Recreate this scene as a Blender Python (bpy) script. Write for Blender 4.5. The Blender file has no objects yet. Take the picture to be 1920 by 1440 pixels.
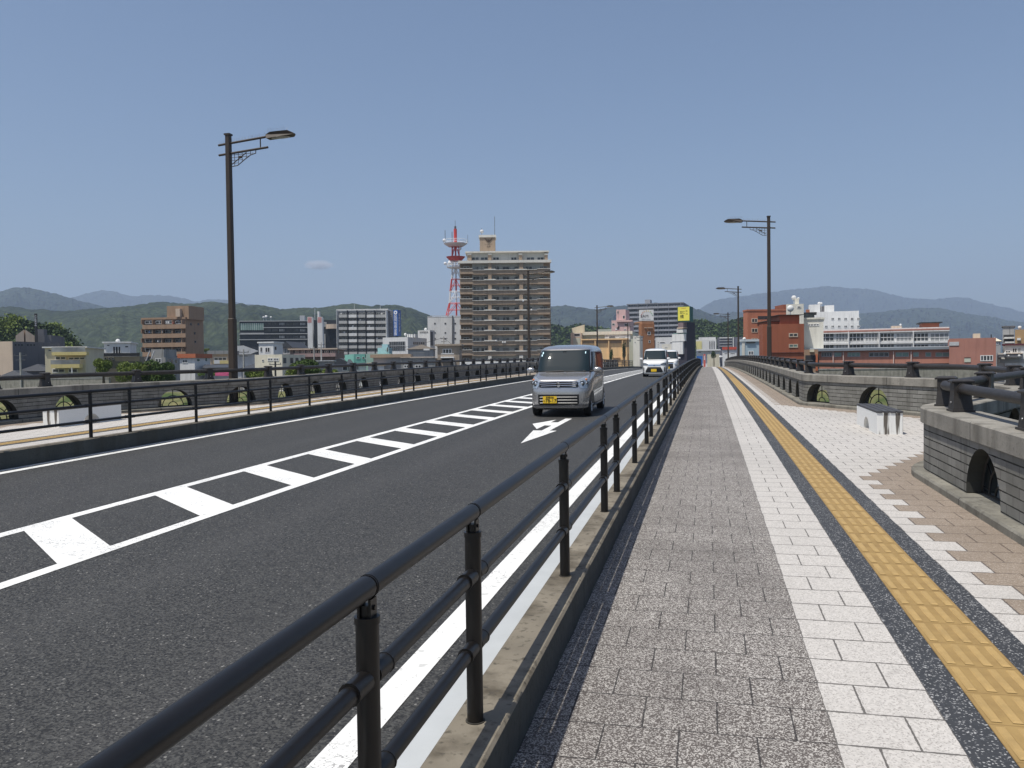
import bpy, math, random
from mathutils import Vector, Matrix, noise
random.seed(7)
C = bpy.context.scene.collection
sc = bpy.context.scene
R_ = math.radians
# ------------------------------------------------------------------ camera
YAW, PIT, ROL, F = 0.2318875312, 0.02471397141, -0.01297617016, 1554.23135
HE = 1.6
def cam_axes():
    cy, sy = math.cos(YAW), math.sin(YAW)
    fw = Vector((-sy, cy, 0)); rt = Vector((cy, sy, 0)); up = Vector((0, 0, 1))
    f = fw*math.cos(PIT) - up*math.sin(PIT); u = up*math.cos(PIT) + fw*math.sin(PIT)
    return rt*math.cos(ROL) + u*math.sin(ROL), u*math.cos(ROL) - rt*math.sin(ROL), f
CR, CU, CF = cam_axes()
cd = bpy.data.cameras.new('camera'); cam = bpy.data.objects.new('camera', cd); C.objects.link(cam)
cam.matrix_world = Matrix((CR, CU, -CF)).transposed().to_4x4()
cd.sensor_width = 36; cd.lens = F/1920*36; cd.clip_start = 0.05; cd.clip_end = 60000
sc.camera = cam
# ------------------------------------------------------------------ light
SUN = Vector((-0.25, -0.34, 1.0)).normalized()
EL = math.asin(SUN.z); AZ = math.atan2(SUN.x, SUN.y)
w = bpy.data.worlds.new('World'); sc.world = w; w.use_nodes = True
nt = w.node_tree; bg = nt.nodes['Background']
sky = nt.nodes.new('ShaderNodeTexSky'); sky.sky_type = 'NISHITA'; sky.sun_disc = False
sky.sun_elevation = EL; sky.sun_rotation = AZ; sky.altitude = 0; sky.air_density = 1.0; sky.dust_density = 1.8; sky.ozone_density = 3.2
nt.links.new(sky.outputs[0], bg.inputs[0]); bg.inputs[1].default_value = 0.108
sl = bpy.data.lights.new('sun', 'SUN'); sl.energy = 5.0; sl.angle = R_(0.53); sl.color = (1, .95, .86)
so = bpy.data.objects.new('sun', sl); C.objects.link(so); so.rotation_euler = (-SUN).to_track_quat('-Z', 'Y').to_euler()
sc.view_settings.view_transform = 'Standard'; sc.view_settings.look = 'None'
sc.view_settings.exposure = 0.05; sc.view_settings.gamma = 1
# ------------------------------------------------------------------ helpers
def deck(y): return -HE + 0.01978250764*y - 1.117702272e-4*y*y
def at(px, py, D): return (CF + CR*((px-960)/F) - CU*((py-720)/F))*D
def tag(o, label=None, cat=None, group=None, kind=None):
    if label: o['label'] = label
    if cat: o['category'] = cat
    if group: o['group'] = group
    if kind: o['kind'] = kind
    return o
def empty(name, loc=(0,0,0), rz=0, label=None, cat=None, group=None):
    o = bpy.data.objects.new(name, None); C.objects.link(o); o.location = loc; o.rotation_euler = (0,0,rz)
    o.empty_display_size = .2
    return tag(o, label, cat, group)
def clone(o, parent=None):
    c = o.copy(); C.objects.link(c)
    if parent is not None: c.parent = parent
    for ch in [k for k in bpy.data.objects if k.parent == o]: clone(ch, c)
    return c
class MB:
    def __init__(s): s.v=[]; s.f=[]; s.m=[]; s.uv=[]
    def face(s, pts, mi=0, uv=None):
        n=len(s.v); s.v += [tuple(p) for p in pts]; s.f.append(tuple(range(n, n+len(pts)))); s.m.append(mi)
        s.uv += list(uv) if uv else [(0,0)]*len(pts)
    def box(s, x0,x1,y0,y1,z0,z1, mi=0, T=None):
        p=[Vector((x,y,z)) for z in (z0,z1) for y in (y0,y1) for x in (x0,x1)]
        if T: p=[T@q for q in p]
        for q,du,dv in (((0,2,3,1),y1-y0,x1-x0),((4,5,7,6),x1-x0,y1-y0),((0,1,5,4),x1-x0,z1-z0),((2,6,7,3),z1-z0,x1-x0),((0,4,6,2),z1-z0,y1-y0),((1,3,7,5),y1-y0,z1-z0)):
            s.face([p[i] for i in q], mi, [(0,0),(du,0),(du,dv),(0,dv)])
    def tube(s, pts, r, n=10, mi=0, caps=True, up=Vector((0,0,1)), rr=None):
        pts=[Vector(p) for p in pts]; rings=[]
        for i,p in enumerate(pts):
            d=(pts[min(i+1,len(pts)-1)]-pts[max(i-1,0)]).normalized()
            a=d.cross(up)
            if a.length<1e-4: a=d.cross(Vector((1,0,0)))
            a.normalize(); b=a.cross(d)
            q=rr[i] if rr else r
            rings.append([p+a*(q*math.cos(t))+b*(q*math.sin(t)) for t in [2*math.pi*k/n for k in range(n)]])
        for i in range(len(rings)-1):
            for k in range(n):
                k2=(k+1)%n; s.face([rings[i][k],rings[i][k2],rings[i+1][k2],rings[i+1][k]], mi)
        if caps: s.face(rings[0][::-1],mi); s.face(rings[-1],mi)
    def ball(s, c, rx, ry, rz, mi=0, n=12, m=8, f=None):
        c=Vector(c)
        def P(i,j):
            a=math.pi*j/m; t=2*math.pi*i/n
            d=Vector((math.sin(a)*math.cos(t), math.sin(a)*math.sin(t), math.cos(a)))
            k=f(d) if f else 1
            return c+Vector((d.x*rx,d.y*ry,d.z*rz))*k
        for i in range(n):
            for j in range(m):
                q=[P(i,j),P(i,j+1),P(i+1,j+1),P(i+1,j)]
                if j==0: q=[q[0],q[1],q[2]]
                elif j==m-1: q=[q[0],q[1],q[3]]
                s.face(q,mi)
    def prism(s, poly, y0, y1, mi=0, T=None):   # polygon in (x,z) extruded along y
        a=[Vector((x,y0,z)) for x,z in poly]; b=[Vector((x,y1,z)) for x,z in poly]
        if T: a=[T@q for q in a]; b=[T@q for q in b]
        s.face(a,mi); s.face(b[::-1],mi)
        for i in range(len(a)):
            j=(i+1)%len(a); s.face([a[j],a[i],b[i],b[j]],mi)
    def build(s, name, mats, parent=None, smooth=False, weld=None):
        me=bpy.data.meshes.new(name); me.from_pydata(s.v,[],s.f)
        if not isinstance(mats,(list,tuple)): mats=[mats]
        for m in mats: me.materials.append(m)
        me.polygons.foreach_set('material_index', s.m)
        ul=me.uv_layers.new(name='UVMap'); ul.data.foreach_set('uv',[c for q in s.uv for c in q])
        if weld is None: weld=smooth
        if weld:
            import bmesh
            bm=bmesh.new(); bm.from_mesh(me); bmesh.ops.remove_doubles(bm,verts=bm.verts,dist=1e-4)
            bmesh.ops.recalc_face_normals(bm,faces=bm.faces); bm.to_mesh(me); bm.free()
        if smooth:
            me.polygons.foreach_set('use_smooth',[True]*len(me.polygons))
            if smooth!='all':
                me.set_sharp_from_angle(angle=R_(smooth if not isinstance(smooth,bool) else 40))
        me.update()
        o=bpy.data.objects.new(name,me); C.objects.link(o)
        if parent: o.parent=parent
        return o
# ------------------------------------------------------------------ materials
class N:
    def __init__(s,name):
        s.m=bpy.data.materials.new(name); s.m.use_nodes=True; s.t=s.m.node_tree; s.b=s.t.nodes['Principled BSDF']
        s.tc=s.t.nodes.new('ShaderNodeTexCoord')
    def n(s,k,**kw):
        x=s.t.nodes.new(k)
        for a,b in kw.items(): setattr(x,a,b)
        return x
    def l(s,a,b): s.t.links.new(a,b)
    def noise(s,scale,detail=3,vec=None,rough=.55,st=None):
        x=s.n('ShaderNodeTexNoise'); x.inputs['Scale'].default_value=scale; x.inputs['Detail'].default_value=detail; x.inputs['Roughness'].default_value=rough
        v=vec or s.tc.outputs['Object']
        if st:
            mp=s.n('ShaderNodeMapping'); mp.inputs['Scale'].default_value=st; s.l(v,mp.inputs[0]); v=mp.outputs[0]
        s.l(v,x.inputs['Vector']); return x.outputs['Fac']
    def ramp(s,fac,a,b,c0,c1):
        x=s.n('ShaderNodeValToRGB'); s.l(fac,x.inputs[0]); e=x.color_ramp.elements
        e[0].position=a; e[1].position=b; e[0].color=(*c0,1); e[1].color=(*c1,1); return x.outputs[0]
    def mr(s,fac,a,b,c=0,d=1):
        x=s.n('ShaderNodeMapRange'); s.l(fac,x.inputs[0])
        for i,q in enumerate((a,b,c,d)): x.inputs[i+1].default_value=q
        return x.outputs[0]
    def math(s,op,a,b=None):
        x=s.n('ShaderNodeMath',operation=op)
        for i,q in enumerate((a,b)):
            if q is None: continue
            if isinstance(q,(int,float)): x.inputs[i].default_value=q
            else: s.l(q,x.inputs[i])
        return x.outputs[0]
    def mix(s,fac,a,b,mode='MIX'):
        x=s.n('ShaderNodeMix',data_type='RGBA',blend_type=mode)
        if isinstance(fac,(int,float)): x.inputs[0].default_value=fac
        else: s.l(fac,x.inputs[0])
        for i,q in ((6,a),(7,b)):
            if isinstance(q,tuple): x.inputs[i].default_value=(*q,1)
            else: s.l(q,x.inputs[i])
        return x.outputs[2]
    def bump(s,h,strength=.4,dist=.01):
        x=s.n('ShaderNodeBump'); x.inputs['Strength'].default_value=strength; x.inputs['Distance'].default_value=dist
        s.l(h,x.inputs['Height']); s.l(x.outputs[0],s.b.inputs['Normal'])
    def col(s,c): 
        if isinstance(c,tuple): s.b.inputs['Base Color'].default_value=(*c,1)
        else: s.l(c,s.b.inputs['Base Color'])
    def set(s,rough=.8,metal=0,spec=.5):
        s.b.inputs['Roughness'].default_value=rough; s.b.inputs['Metallic'].default_value=metal
        s.b.inputs['Specular IOR Level'].default_value=spec; return s.m
def sc3(c,k): return tuple(min(1,x*k) for x in c)
_pm={}
def pm(name,c,rough=.8,var=.12,vs=.8,metal=0,spec=.4,bump=0,bs=60,stain=0):
    key=(name,)
    if key in _pm: return _pm[key]
    a=N(name); nf=a.noise(vs,4)
    col=a.ramp(nf,.3,.7,sc3(c,1-var),sc3(c,1+var))
    if stain:
        st=a.noise(1.0,4,st=(1.6,1.6,.18)); col=a.mix(a.mr(st,.5,.68,0,stain),col,sc3(c,.35))
    a.col(col)
    if bump: a.bump(a.noise(bs,2),bump,.01)
    _pm[key]=a.set(rough,metal,spec); return _pm[key]
def speckle(name,base,chip,amt,scale,rough=.75,uvjoint=.02,jcol=None,size2=None,bump=.3):
    a=N(name)
    v=a.n('ShaderNodeTexVoronoi'); v.inputs['Scale'].default_value=scale; a.l(a.tc.outputs['Object'],v.inputs['Vector'])
    sp=a.n('ShaderNodeSeparateColor'); a.l(v.outputs['Color'],sp.inputs[0])
    m=a.mr(sp.outputs[0],amt-.04,amt+.04,1,0)
    col=a.mix(m,base,chip)
    v2=a.n('ShaderNodeTexVoronoi'); v2.inputs['Scale'].default_value=scale*.45; a.l(a.tc.outputs['Object'],v2.inputs['Vector'])
    s2=a.n('ShaderNodeSeparateColor'); a.l(v2.outputs['Color'],s2.inputs[0])
    col=a.mix(a.mr(s2.outputs[1],0,1,0,.35),col,sc3(base,.5))
    big=a.noise(1.1,4); col=a.mix(a.mr(big,.4,.75,0,.35),col,sc3(base,.75))
    if uvjoint:
        su=a.n('ShaderNodeSeparateXYZ'); a.l(a.tc.outputs['UV'],su.inputs[0])
        d=[]
        for k in (0,1):
            p=a.math('PINGPONG',su.outputs[k],.5); d.append(p)
        mn=a.math('MINIMUM',d[0],d[1])
        wob=a.noise(25,2); thr=a.math('MULTIPLY',wob,uvjoint*2)
        j=a.math('LESS_THAN',mn,thr)
        col=a.mix(a.math('MULTIPLY',j,.85),col,jcol or sc3(base,.2))
    g2=a.noise(.55,6); col=a.mix(a.mr(g2,.5,.8,0,.30),col,sc3(base,.45)); g3=a.noise(9,4); col=a.mix(a.mr(g3,.62,.8,0,.35),col,sc3(base,.4))
    a.col(col); a.bump(sp.outputs[1],bump,.002)
    return a.set(rough,0,.3)
m_brown=speckle('speckled_brown_tile',(.108,.094,.086),(.53,.505,.47),.36,190,uvjoint=.012,jcol=(.02,.018,.018))
m_white=speckle('white_tile',(.53,.505,.475),(.30,.28,.26),.16,170,jcol=(.06,.055,.05),bump=.15)
m_tan=speckle('tan_tile',(.255,.205,.16),(.38,.33,.28),.25,170,jcol=(.08,.06,.05),bump=.15)
m_dark=speckle('dark_granite',(.045,.048,.054),(.40,.40,.40),.09,140,uvjoint=0,bump=.2)
def _tact():
    a=N('yellow_tactile_tile'); su=a.n('ShaderNodeSeparateXYZ'); a.l(a.tc.outputs['UV'],su.inputs[0])
    mn=a.math('MINIMUM',a.math('PINGPONG',su.outputs[0],.5),a.math('PINGPONG',su.outputs[1],.5))
    nf=a.noise(7,5); col=a.ramp(nf,.3,.75,(.25,.165,.065),(.34,.23,.09))
    gr=a.noise(1.3,3); col=a.mix(a.mr(gr,.55,.75,0,.4),col,(.26,.17,.07))
    col=a.mix(a.math('MULTIPLY',a.math('LESS_THAN',mn,.012),.5),col,(.14,.085,.03)); a.col(col)
    a.bump(a.noise(160,2),.2,.002); return a.set(.75,0,.3)
m_tact=_tact(); m_tbar=pm('yellow_tactile_bar',(.37,.25,.10),.7,.12,9)
def _asph():
    a=N('asphalt'); v=a.n('ShaderNodeTexVoronoi'); v.inputs['Scale'].default_value=95; a.l(a.tc.outputs['Object'],v.inputs['Vector'])
    sp=a.n('ShaderNodeSeparateColor'); a.l(v.outputs['Color'],sp.inputs[0])
    col=a.ramp(sp.outputs[0],.15,1.0,(.0035,.0035,.004),(.068,.067,.062))
    sp2=a.mr(sp.outputs[2],.975,1.0,0,.7); col=a.mix(sp2,col,(.3,.29,.27))
    g=a.noise(.35,5,st=(1,.12,1)); col=a.mix(a.mr(g,.4,.7,0,.12),col,(.05,.049,.047))
    ox=a.n('ShaderNodeSeparateXYZ'); a.l(a.tc.outputs['Object'],ox.inputs[0]); wv=a.noise(.6,3,st=(1,.1,1)); tr=None
    for xc in (-2.55,-4.15,-7.5,-9.1):
        d=a.math('ABSOLUTE',a.math('ADD',ox.outputs[0],-xc)); t_=a.mr(d,0,.42,1,0); tr=t_ if tr is None else a.math('MAXIMUM',tr,t_)
    col=a.mix(a.math('MULTIPLY',tr,a.mr(wv,.3,.7,.04,.20)),col,(.075,.073,.07))
    st=a.noise(2.6,4); col=a.mix(a.mr(st,.66,.74,0,.35),col,(.018,.017,.016)); a.col(col)
    a.bump(a.math('ADD',v.outputs['Distance'],a.math('MULTIPLY',sp.outputs[1],.5)),.22,.004); return a.set(.72,0,.5)
m_asph=_asph()
def _paint():
    a=N('road_paint'); v=a.n('ShaderNodeTexVoronoi'); v.feature='DISTANCE_TO_EDGE'; v.inputs['Scale'].default_value=7
    nz=a.n('ShaderNodeTexNoise'); nz.inputs['Scale'].default_value=6; a.l(a.tc.outputs['Object'],nz.inputs['Vector'])
    vm=a.n('ShaderNodeVectorMath',operation='ADD'); a.l(a.tc.outputs['Object'],vm.inputs[0]); a.l(nz.outputs['Color'],vm.inputs[1]); a.l(vm.outputs[0],v.inputs['Vector'])
    crack=a.math('LESS_THAN',v.outputs['Distance'],.03)
    msk=a.math('MULTIPLY',crack,a.mr(a.noise(1.6,3),.48,.56,0,.8))
    col=a.mix(msk,(.74,.74,.72),(.2,.2,.2))
    wr=a.noise(60,3); col=a.mix(a.mr(wr,.64,.72,0,.75),col,(.25,.25,.24)); w2=a.noise(.9,5); col=a.mix(a.mr(w2,.45,.75,0,.35),col,(.42,.42,.40)); w3=a.noise(14,5); col=a.mix(a.mr(w3,.62,.68,0,.5),col,(.3,.3,.29)); a.col(col); return a.set(.6,0,.4)
m_paint=_paint()
def _conc(name,c,joint=0,stain=.6,rough=.85,dirt=(.05,.045,.035),spots=.5):
    a=N(name); big=a.noise(2.2,6); col=a.ramp(big,.3,.72,sc3(c,.72),sc3(c,1.15))
    st=a.noise(1.0,5,st=(3.2,3.2,.35)); col=a.mix(a.mr(st,.5,.66,0,stain),col,dirt)
    sm=a.noise(26,5); col=a.mix(a.mr(sm,.56,.72,0,spots),col,sc3(c,.3))
    if joint:
        su=a.n('ShaderNodeSeparateXYZ'); a.l(a.tc.outputs['UV'],su.inputs[0])
        fr=a.math('PINGPONG',su.outputs[0],joint*.5); col=a.mix(a.math('MULTIPLY',a.math('LESS_THAN',fr,.009),.85),col,(.02,.02,.018))
    a.col(col); a.bump(sm,.35,.01); return a.set(rough,0,.3)
m_cop=_conc('weathered_concrete_coping',(.26,.245,.215),joint=2.1,stain=.5)
m_conc=_conc('concrete',(.27,.26,.23),stain=.4)
m_plinth=_conc('weathered_plinth',(.21,.20,.17),joint=2.1,stain=.5,spots=.7)
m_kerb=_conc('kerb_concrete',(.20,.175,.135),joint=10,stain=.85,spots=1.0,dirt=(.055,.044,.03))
m_reveal=pm('arch_reveal_shade_concrete',(.045,.045,.04),.9,.25,4)  # shade inside the arches put into the colour of the reveals
m_kface=_conc('kerb_side_shade_concrete',(.07,.075,.07),joint=5,stain=.5,spots=.4)  # kerb sides: shade darkens the base colour, joints and stains on top
m_gut=pm('pale_gutter',(.42,.44,.45),.6,.06,3)
def _brick():
    a=N('split_stone_courses'); b=a.n('ShaderNodeTexBrick'); a.l(a.tc.outputs['UV'],b.inputs['Vector'])
    b.inputs['Color1'].default_value=(.20,.195,.178,1); b.inputs['Color2'].default_value=(.255,.25,.23,1); b.inputs['Mortar'].default_value=(.02,.02,.018,1)
    b.inputs['Scale'].default_value=1; b.inputs['Mortar Size'].default_value=.0028; b.inputs['Mortar Smooth'].default_value=.2; b.inputs['Brick Width'].default_value=.30; b.inputs['Row Height'].default_value=.0925; b.inputs['Bias'].default_value=0
    su=a.n('ShaderNodeSeparateXYZ'); a.l(a.tc.outputs['UV'],su.inputs[0]); gv=a.math('LESS_THAN',a.math('PINGPONG',su.outputs[1],.04625),a.math('MULTIPLY',a.noise(9,3),.0125)); c0=a.mix(gv,b.outputs['Color'],(.012,.012,.011))
    big=a.noise(2.5,5); col=a.mix(a.mr(big,.42,.7,0,.5),c0,(.09,.088,.075))
    st=a.noise(1.0,4,st=(4,4,.4)); col=a.mix(a.mr(st,.55,.7,0,.5),col,(.05,.048,.04))
    gr=a.noise(90,3); col=a.mix(a.mr(gr,.5,.75,0,.35),col,(.08,.078,.07)); a.col(col)
    h=a.math('SUBTRACT',a.math('MULTIPLY',gr,.25),a.math('ADD',a.math('MULTIPLY',b.outputs['Fac'],.4),gv)); a.bump(h,.8,.012); return a.set(.88,0,.25)
m_brick=_brick()
m_iron=pm('dark_iron',(.012,.012,.013),.5,.2,20,spec=.4)
m_rail=pm('dark_brown_rail_paint',(.0065,.0055,.005),.40,.25,7,spec=.45)
m_post=pm('cast_dark_post_paint',(.030,.027,.026),.5,.25,14,spec=.4,bump=.1)
m_lamp=pm('brown_lamp_paint',(.045,.033,.025),.5,.1,4,spec=.4)
m_lens=pm('lamp_lens',(.35,.34,.30),.3,.1,8)
m_steel=pm('steel_plain',(.35,.35,.35),.4,.1,8,metal=.8)
# ================================================================== BRIDGE
Y0, Y1 = -8.0, 274.0
CX = -5.55                                     # mirror axis of the deck
def zoff(x):
    if x >= -0.745: return 0.0
    if x > -10.3: return -0.13 + 0.06*max(0,min(1,(-0.96-x)/9.2))
    return 0.04
def yr(a,b,st):
    n=max(1,int(math.ceil((b-a)/st))); return [a+(b-a)*i/n for i in range(n+1)]
def strip(mb,x0,x1,dz,ya=Y0,yb=Y1,mi=0,st=2.0,base=None):
    b=zoff((x0+x1)/2) if base is None else base
    ys=yr(ya,yb,st)
    for a,c in zip(ys,ys[1:]):
        za,zc=deck(a),deck(c)
        z0=(zoff(x0+1e-4) if base is None else b)+dz; z1=(zoff(x1-1e-4) if base is None else b)+dz
        mb.face([(x0,a,za+z0),(x1,a,za+z1),(x1,c,zc+z1),(x0,c,zc+z0)],mi,[(0,a),(1,a),(1,c),(0,c)])
# road surface
mb=MB(); strip(mb,-10.04,-1.28,0,st=1.5)
tag(mb.build('road',m_asph),kind='structure')
# gutters
mb=MB(); strip(mb,-1.28,-.95,.006,st=2); strip(mb,-10.19,-10.04,.006,st=2)
tag(mb.build('gutter',m_gut),kind='structure')
# painted lines (4 mm above the asphalt)
mb=MB()
strip(mb,-1.63,-1.46,.004); strip(mb,-10.0,-9.84,.004)
strip(mb,-6.62,-6.47,.004); strip(mb,-5.19,-5.05,.004)
y=-3.11
def rz(x,y,dz=0): return deck(y)+zoff(x)+dz
while y<150:
    for a,b in ((0,.5),(.5,1)):
        xa=-6.47+1.28*a; xb=-6.47+1.28*b; sh=lambda t:-1.0*t
        p=[(xa,y+sh(a)),(xb,y+sh(b)),(xb,y+.62+sh(b)),(xa,y+.62+sh(a))]
        mb.face([(X,Yy,rz(X,Yy,.0045)) for X,Yy in p])
    y+=1.963
# lane arrow: straight on or right turn
AR=[(-3.30,14.6),(-3.06,16.95),(-3.21,16.95),(-3.22,19.95),(-3.38,19.95),(-3.38,18.9),(-3.545,18.85),(-3.545,19.6),(-3.89,18.45),(-3.545,17.25),(-3.545,18.12),(-3.38,18.08),(-3.38,16.95),(-3.56,16.95)]
from mathutils.geometry import tessellate_polygon
tri=tessellate_polygon([[Vector((a,b,0)) for a,b in AR]])
for t in tri: mb.face([(AR[i][0],AR[i][1],rz(AR[i][0],AR[i][1],.005)) for i in t])
tag(mb.build('road_marking',m_paint),kind='structure')
# kerb walls carrying the inner railings
def kerb(x0,x1,dzt,name):
    mb=MB(); ys=yr(Y0,Y1,2.5)
    zb=-.4
    for a,c in zip(ys,ys[1:]):
        za,zc=deck(a),deck(c); r=.012
        mb.face([(x0+r,a,za+dzt),(x1-r,a,za+dzt),(x1-r,c,zc+dzt),(x0+r,c,zc+dzt)],0,[(a,0),(a,1),(c,1),(c,0)])
        for xx,xr in ((x0,x0+r),(x1,x1-r)):
            mb.face([(xx,a,za+dzt-r),(xr,a,za+dzt),(xr,c,zc+dzt),(xx,c,zc+dzt-r)],0,[(a,0),(a,1),(c,1),(c,0)])
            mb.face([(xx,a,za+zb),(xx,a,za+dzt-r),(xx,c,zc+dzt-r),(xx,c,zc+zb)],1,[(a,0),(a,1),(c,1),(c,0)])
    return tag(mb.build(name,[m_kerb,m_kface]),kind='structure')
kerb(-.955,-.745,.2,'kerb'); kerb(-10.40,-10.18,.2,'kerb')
# ---- parapet path (inner wall face), right side; the left one is its mirror image
def fillet(pts,rad=1.5,n=6):
    out=[Vector(pts[0])]
    for i in range(1,len(pts)-1):
        p=Vector(pts[i]); a=(Vector(pts[i-1])-p).normalized(); b=(Vector(pts[i+1])-p).normalized()
        th=a.angle(b)/2; d=rad/math.tan(th); s,e=p+a*d,p+b*d
        for k in range(n+1):
            t=k/n; out.append(s*(1-t)**2+p*2*t*(1-t)+e*t*t)
    out.append(Vector(pts[-1])); return out
PTS=[(2.5,-8),(2.5,10.95),(4.98,15.25),(4.98,18.9),(2.5,23.2),(2.5,150)]
PATH=fillet(PTS)
CUM=[0]
for a,b in zip(PATH,PATH[1:]): CUM.append(CUM[-1]+(b-a).length)
LEN=CUM[-1]
def pth(s):
    s=max(0,min(LEN-1e-6,s)); i=0
    while CUM[i+1]<s: i+=1
    t=(s-CUM[i])/(CUM[i+1]-CUM[i]); p=PATH[i].lerp(PATH[i+1],t); d=(PATH[i+1]-PATH[i]).normalized()
    return p,Vector((d.y,-d.x))                   # point, outward normal (to +x)
def vn(i):                                        # smoothed normal at path vertex
    ds=[]
    if i>0: ds.append((PATH[i]-PATH[i-1]).normalized())
    if i<len(PATH)-1: ds.append((PATH[i+1]-PATH[i]).normalized())
    d=sum(ds,Vector((0,0))).normalized(); return Vector((d.y,-d.x))
def WP(s,off,dz,side):
    p,n=pth(s)
    for i,c in enumerate(CUM):
        if abs(c-s)<1e-5: n=vn(i)
    q=p+n*off; x=q.x if side>0 else 2*CX-q.x
    return Vector((x,q.y,deck(q.y)+dz+(0 if side>0 else .04)))
def s_at_y(y):                                    # on straight stretches
    for i in range(len(PATH)-1):
        if PATH[i].y<=y<=PATH[i+1].y: return CUM[i]+(y-PATH[i].y)/(PATH[i+1].y-PATH[i].y)*(CUM[i+1]-CUM[i])
WT=.28; ZB,ZT,ZC=.08,.625,.815
AR_R=.50
arch_s=[s_at_y(y) for y in (-2.15,-.01,2.13,4.27,6.41,8.55)]
arch_s+=[s_at_y(12.1),s_at_y(13.95)]+[s_at_y(16.1),s_at_y(18.2)]+[s_at_y(20.95),s_at_y(22.75)]
arch_s+=[s_at_y(24.97+2.14*k) for k in range(50)]
post_s=[s_at_y(y) for y in (-.7,1.5,3.6,5.8,7.95,10.1,11.1,12.7,14.9,16.15,17.7,20.1,21.95,24.3)]+[s_at_y(24.3+2.2*k) for k in range(1,52)]
def samples(a,b,step=2.1):
    s=sorted(set([a,b]+[c for c in CUM if a<c<b]+[a+step*k for k in range(1,int((b-a)/step)+1)]))
    o=[s[0]]
    for q in s[1:]:
        if q-o[-1]>1e-3: o.append(q)
    return o
def sweepw(mb,prof,side,a,b,mi=0,closed=True,extra=()):
    ss=sorted(set(samples(a,b)+[e for e in extra if a<e<b])); per=[0]
    n=len(prof); rng=range(n if closed else n-1)
    for i in rng: per.append(per[-1]+math.dist(prof[i],prof[(i+1)%n]))
    for s0,s1 in zip(ss,ss[1:]):
        for i in rng:
            j=(i+1)%n
            P=[WP(s0,*prof[i],side),WP(s0,*prof[j],side),WP(s1,*prof[j],side),WP(s1,*prof[i],side)]
            if side>0: P=P[::-1]
            u=[(s0,per[i]),(s0,per[i+1]),(s1,per[i+1]),(s1,per[i])]
            mb.face(P,mi,u if side<0 else u[::-1])
def parapet(side,label):
    root=empty('parapet_wall',(2.5 if side>0 else 2*CX-2.5,10,deck(10)),0,label,'wall')
    root_inv=Matrix.Translation(-Vector(root.location))
    S0,S1=0,s_at_y(130)
    mb=MB(); cuts=[S0]
    def quadcol(sa,sb,za,zb2,zt,uvz=True):
        for off,fl in ((0,0),(WT,1)):
            P=[WP(sa,off,za,side),WP(sb,off,zb2,side),WP(sb,off,zt,side),WP(sa,off,zt,side)]
            u=[(sa,za),(sb,zb2),(sb,zt),(sa,zt)]
            if (side>0)^(fl==1): P=P[::-1]; u=u[::-1]
            mb.face(P,0,u)
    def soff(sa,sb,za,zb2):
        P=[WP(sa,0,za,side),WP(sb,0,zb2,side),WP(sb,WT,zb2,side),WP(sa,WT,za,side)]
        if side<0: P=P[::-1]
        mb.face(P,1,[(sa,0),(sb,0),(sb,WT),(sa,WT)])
    cur=S0
    for c in arch_s:
        if c>S1-1: break
        for a,b in zip(*(lambda q:(q,q[1:]))(samples(cur,c-AR_R,2.1))): quadcol(a,b,ZB,ZB,ZT)
        n=14; prev=None
        for k in range(n+1):
            t=math.pi*(1-k/n); s=c+AR_R*math.cos(t); z=ZB+.01+(ZT-ZB-.055)*math.sin(t)
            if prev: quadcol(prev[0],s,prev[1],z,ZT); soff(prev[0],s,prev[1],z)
            prev=(s,z)
        cur=c+AR_R
    for a,b in zip(*(lambda q:(q,q[1:]))(samples(cur,S1,2.1))): quadcol(a,b,ZB,ZB,ZT)
    P=[WP(S1,0,ZB,side),WP(S1,WT,ZB,side),WP(S1,WT,ZT,side),WP(S1,0,ZT,side)]; mb.face(P,1)
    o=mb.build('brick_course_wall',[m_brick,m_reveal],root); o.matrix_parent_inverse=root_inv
    mb=MB(); sweepw(mb,[(-.035,ZT+.012),(-.035,ZC-.012),(-.022,ZC),(.435,ZC),(.445,ZC-.012),(.445,ZT+.012)],side,S0,S1)
    sweepw(mb,[(.02,ZT-.004),(.02,ZT+.014),(.40,ZT+.014),(.40,ZT-.004)],side,S0,S1)
    o=mb.build('coping',m_cop,root); o.matrix_parent_inverse=root_inv
    mb=MB(); sweepw(mb,[(-.135,-.3),(-.135,ZB-.02),(-.12,ZB),(WT+.1,ZB+.003),(WT+.1,-.6)],side,S0,S1,closed=False)
    o=mb.build('plinth',m_plinth,root); o.matrix_parent_inverse=root_inv
    for c in arch_s:
        if c>S1-1 or len([k for k in root.children])>52: break
        g=MB(); off=WT*.55; H=ZT-ZB-.055; z0=ZB+.01
        def arc(r,t=.016,n=14):
            g.tube([WP(c+r*AR_R*math.cos(math.pi*k/n),off,z0+r*H*math.sin(math.pi*k/n),side) for k in range(n+1)],t,5)
        arc(.985,.02); arc(.62,.013); arc(.27,.012)
        g.tube([WP(c-AR_R,off,z0+.01,side),WP(c+AR_R,off,z0+.01,side)],.014,5)
        g.tube([WP(c,off,z0+.27*H,side),WP(c,off,z0+H,side)],.012,5)
        for an in (40,140):
            a=R_(an); g.tube([WP(c+q*AR_R*math.cos(a),off,z0+q*H*math.sin(a),side) for q in (.62,.985)],.012,5)
        for q in (-1,1):
            g.tube([WP(c+q*.62*AR_R,off,z0+.06,side),WP(c+q*.97*AR_R,off,z0+.06,side)],.01,5)
        o=g.build('window_grille',m_iron,root); o.matrix_parent_inverse=root_inv
    return root
parapet(1,'grey stone-coursed parapet with arched openings along the right-hand pavement and its bay')
parapet(-1,'grey stone-coursed parapet with arched openings along the far left pavement')
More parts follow.
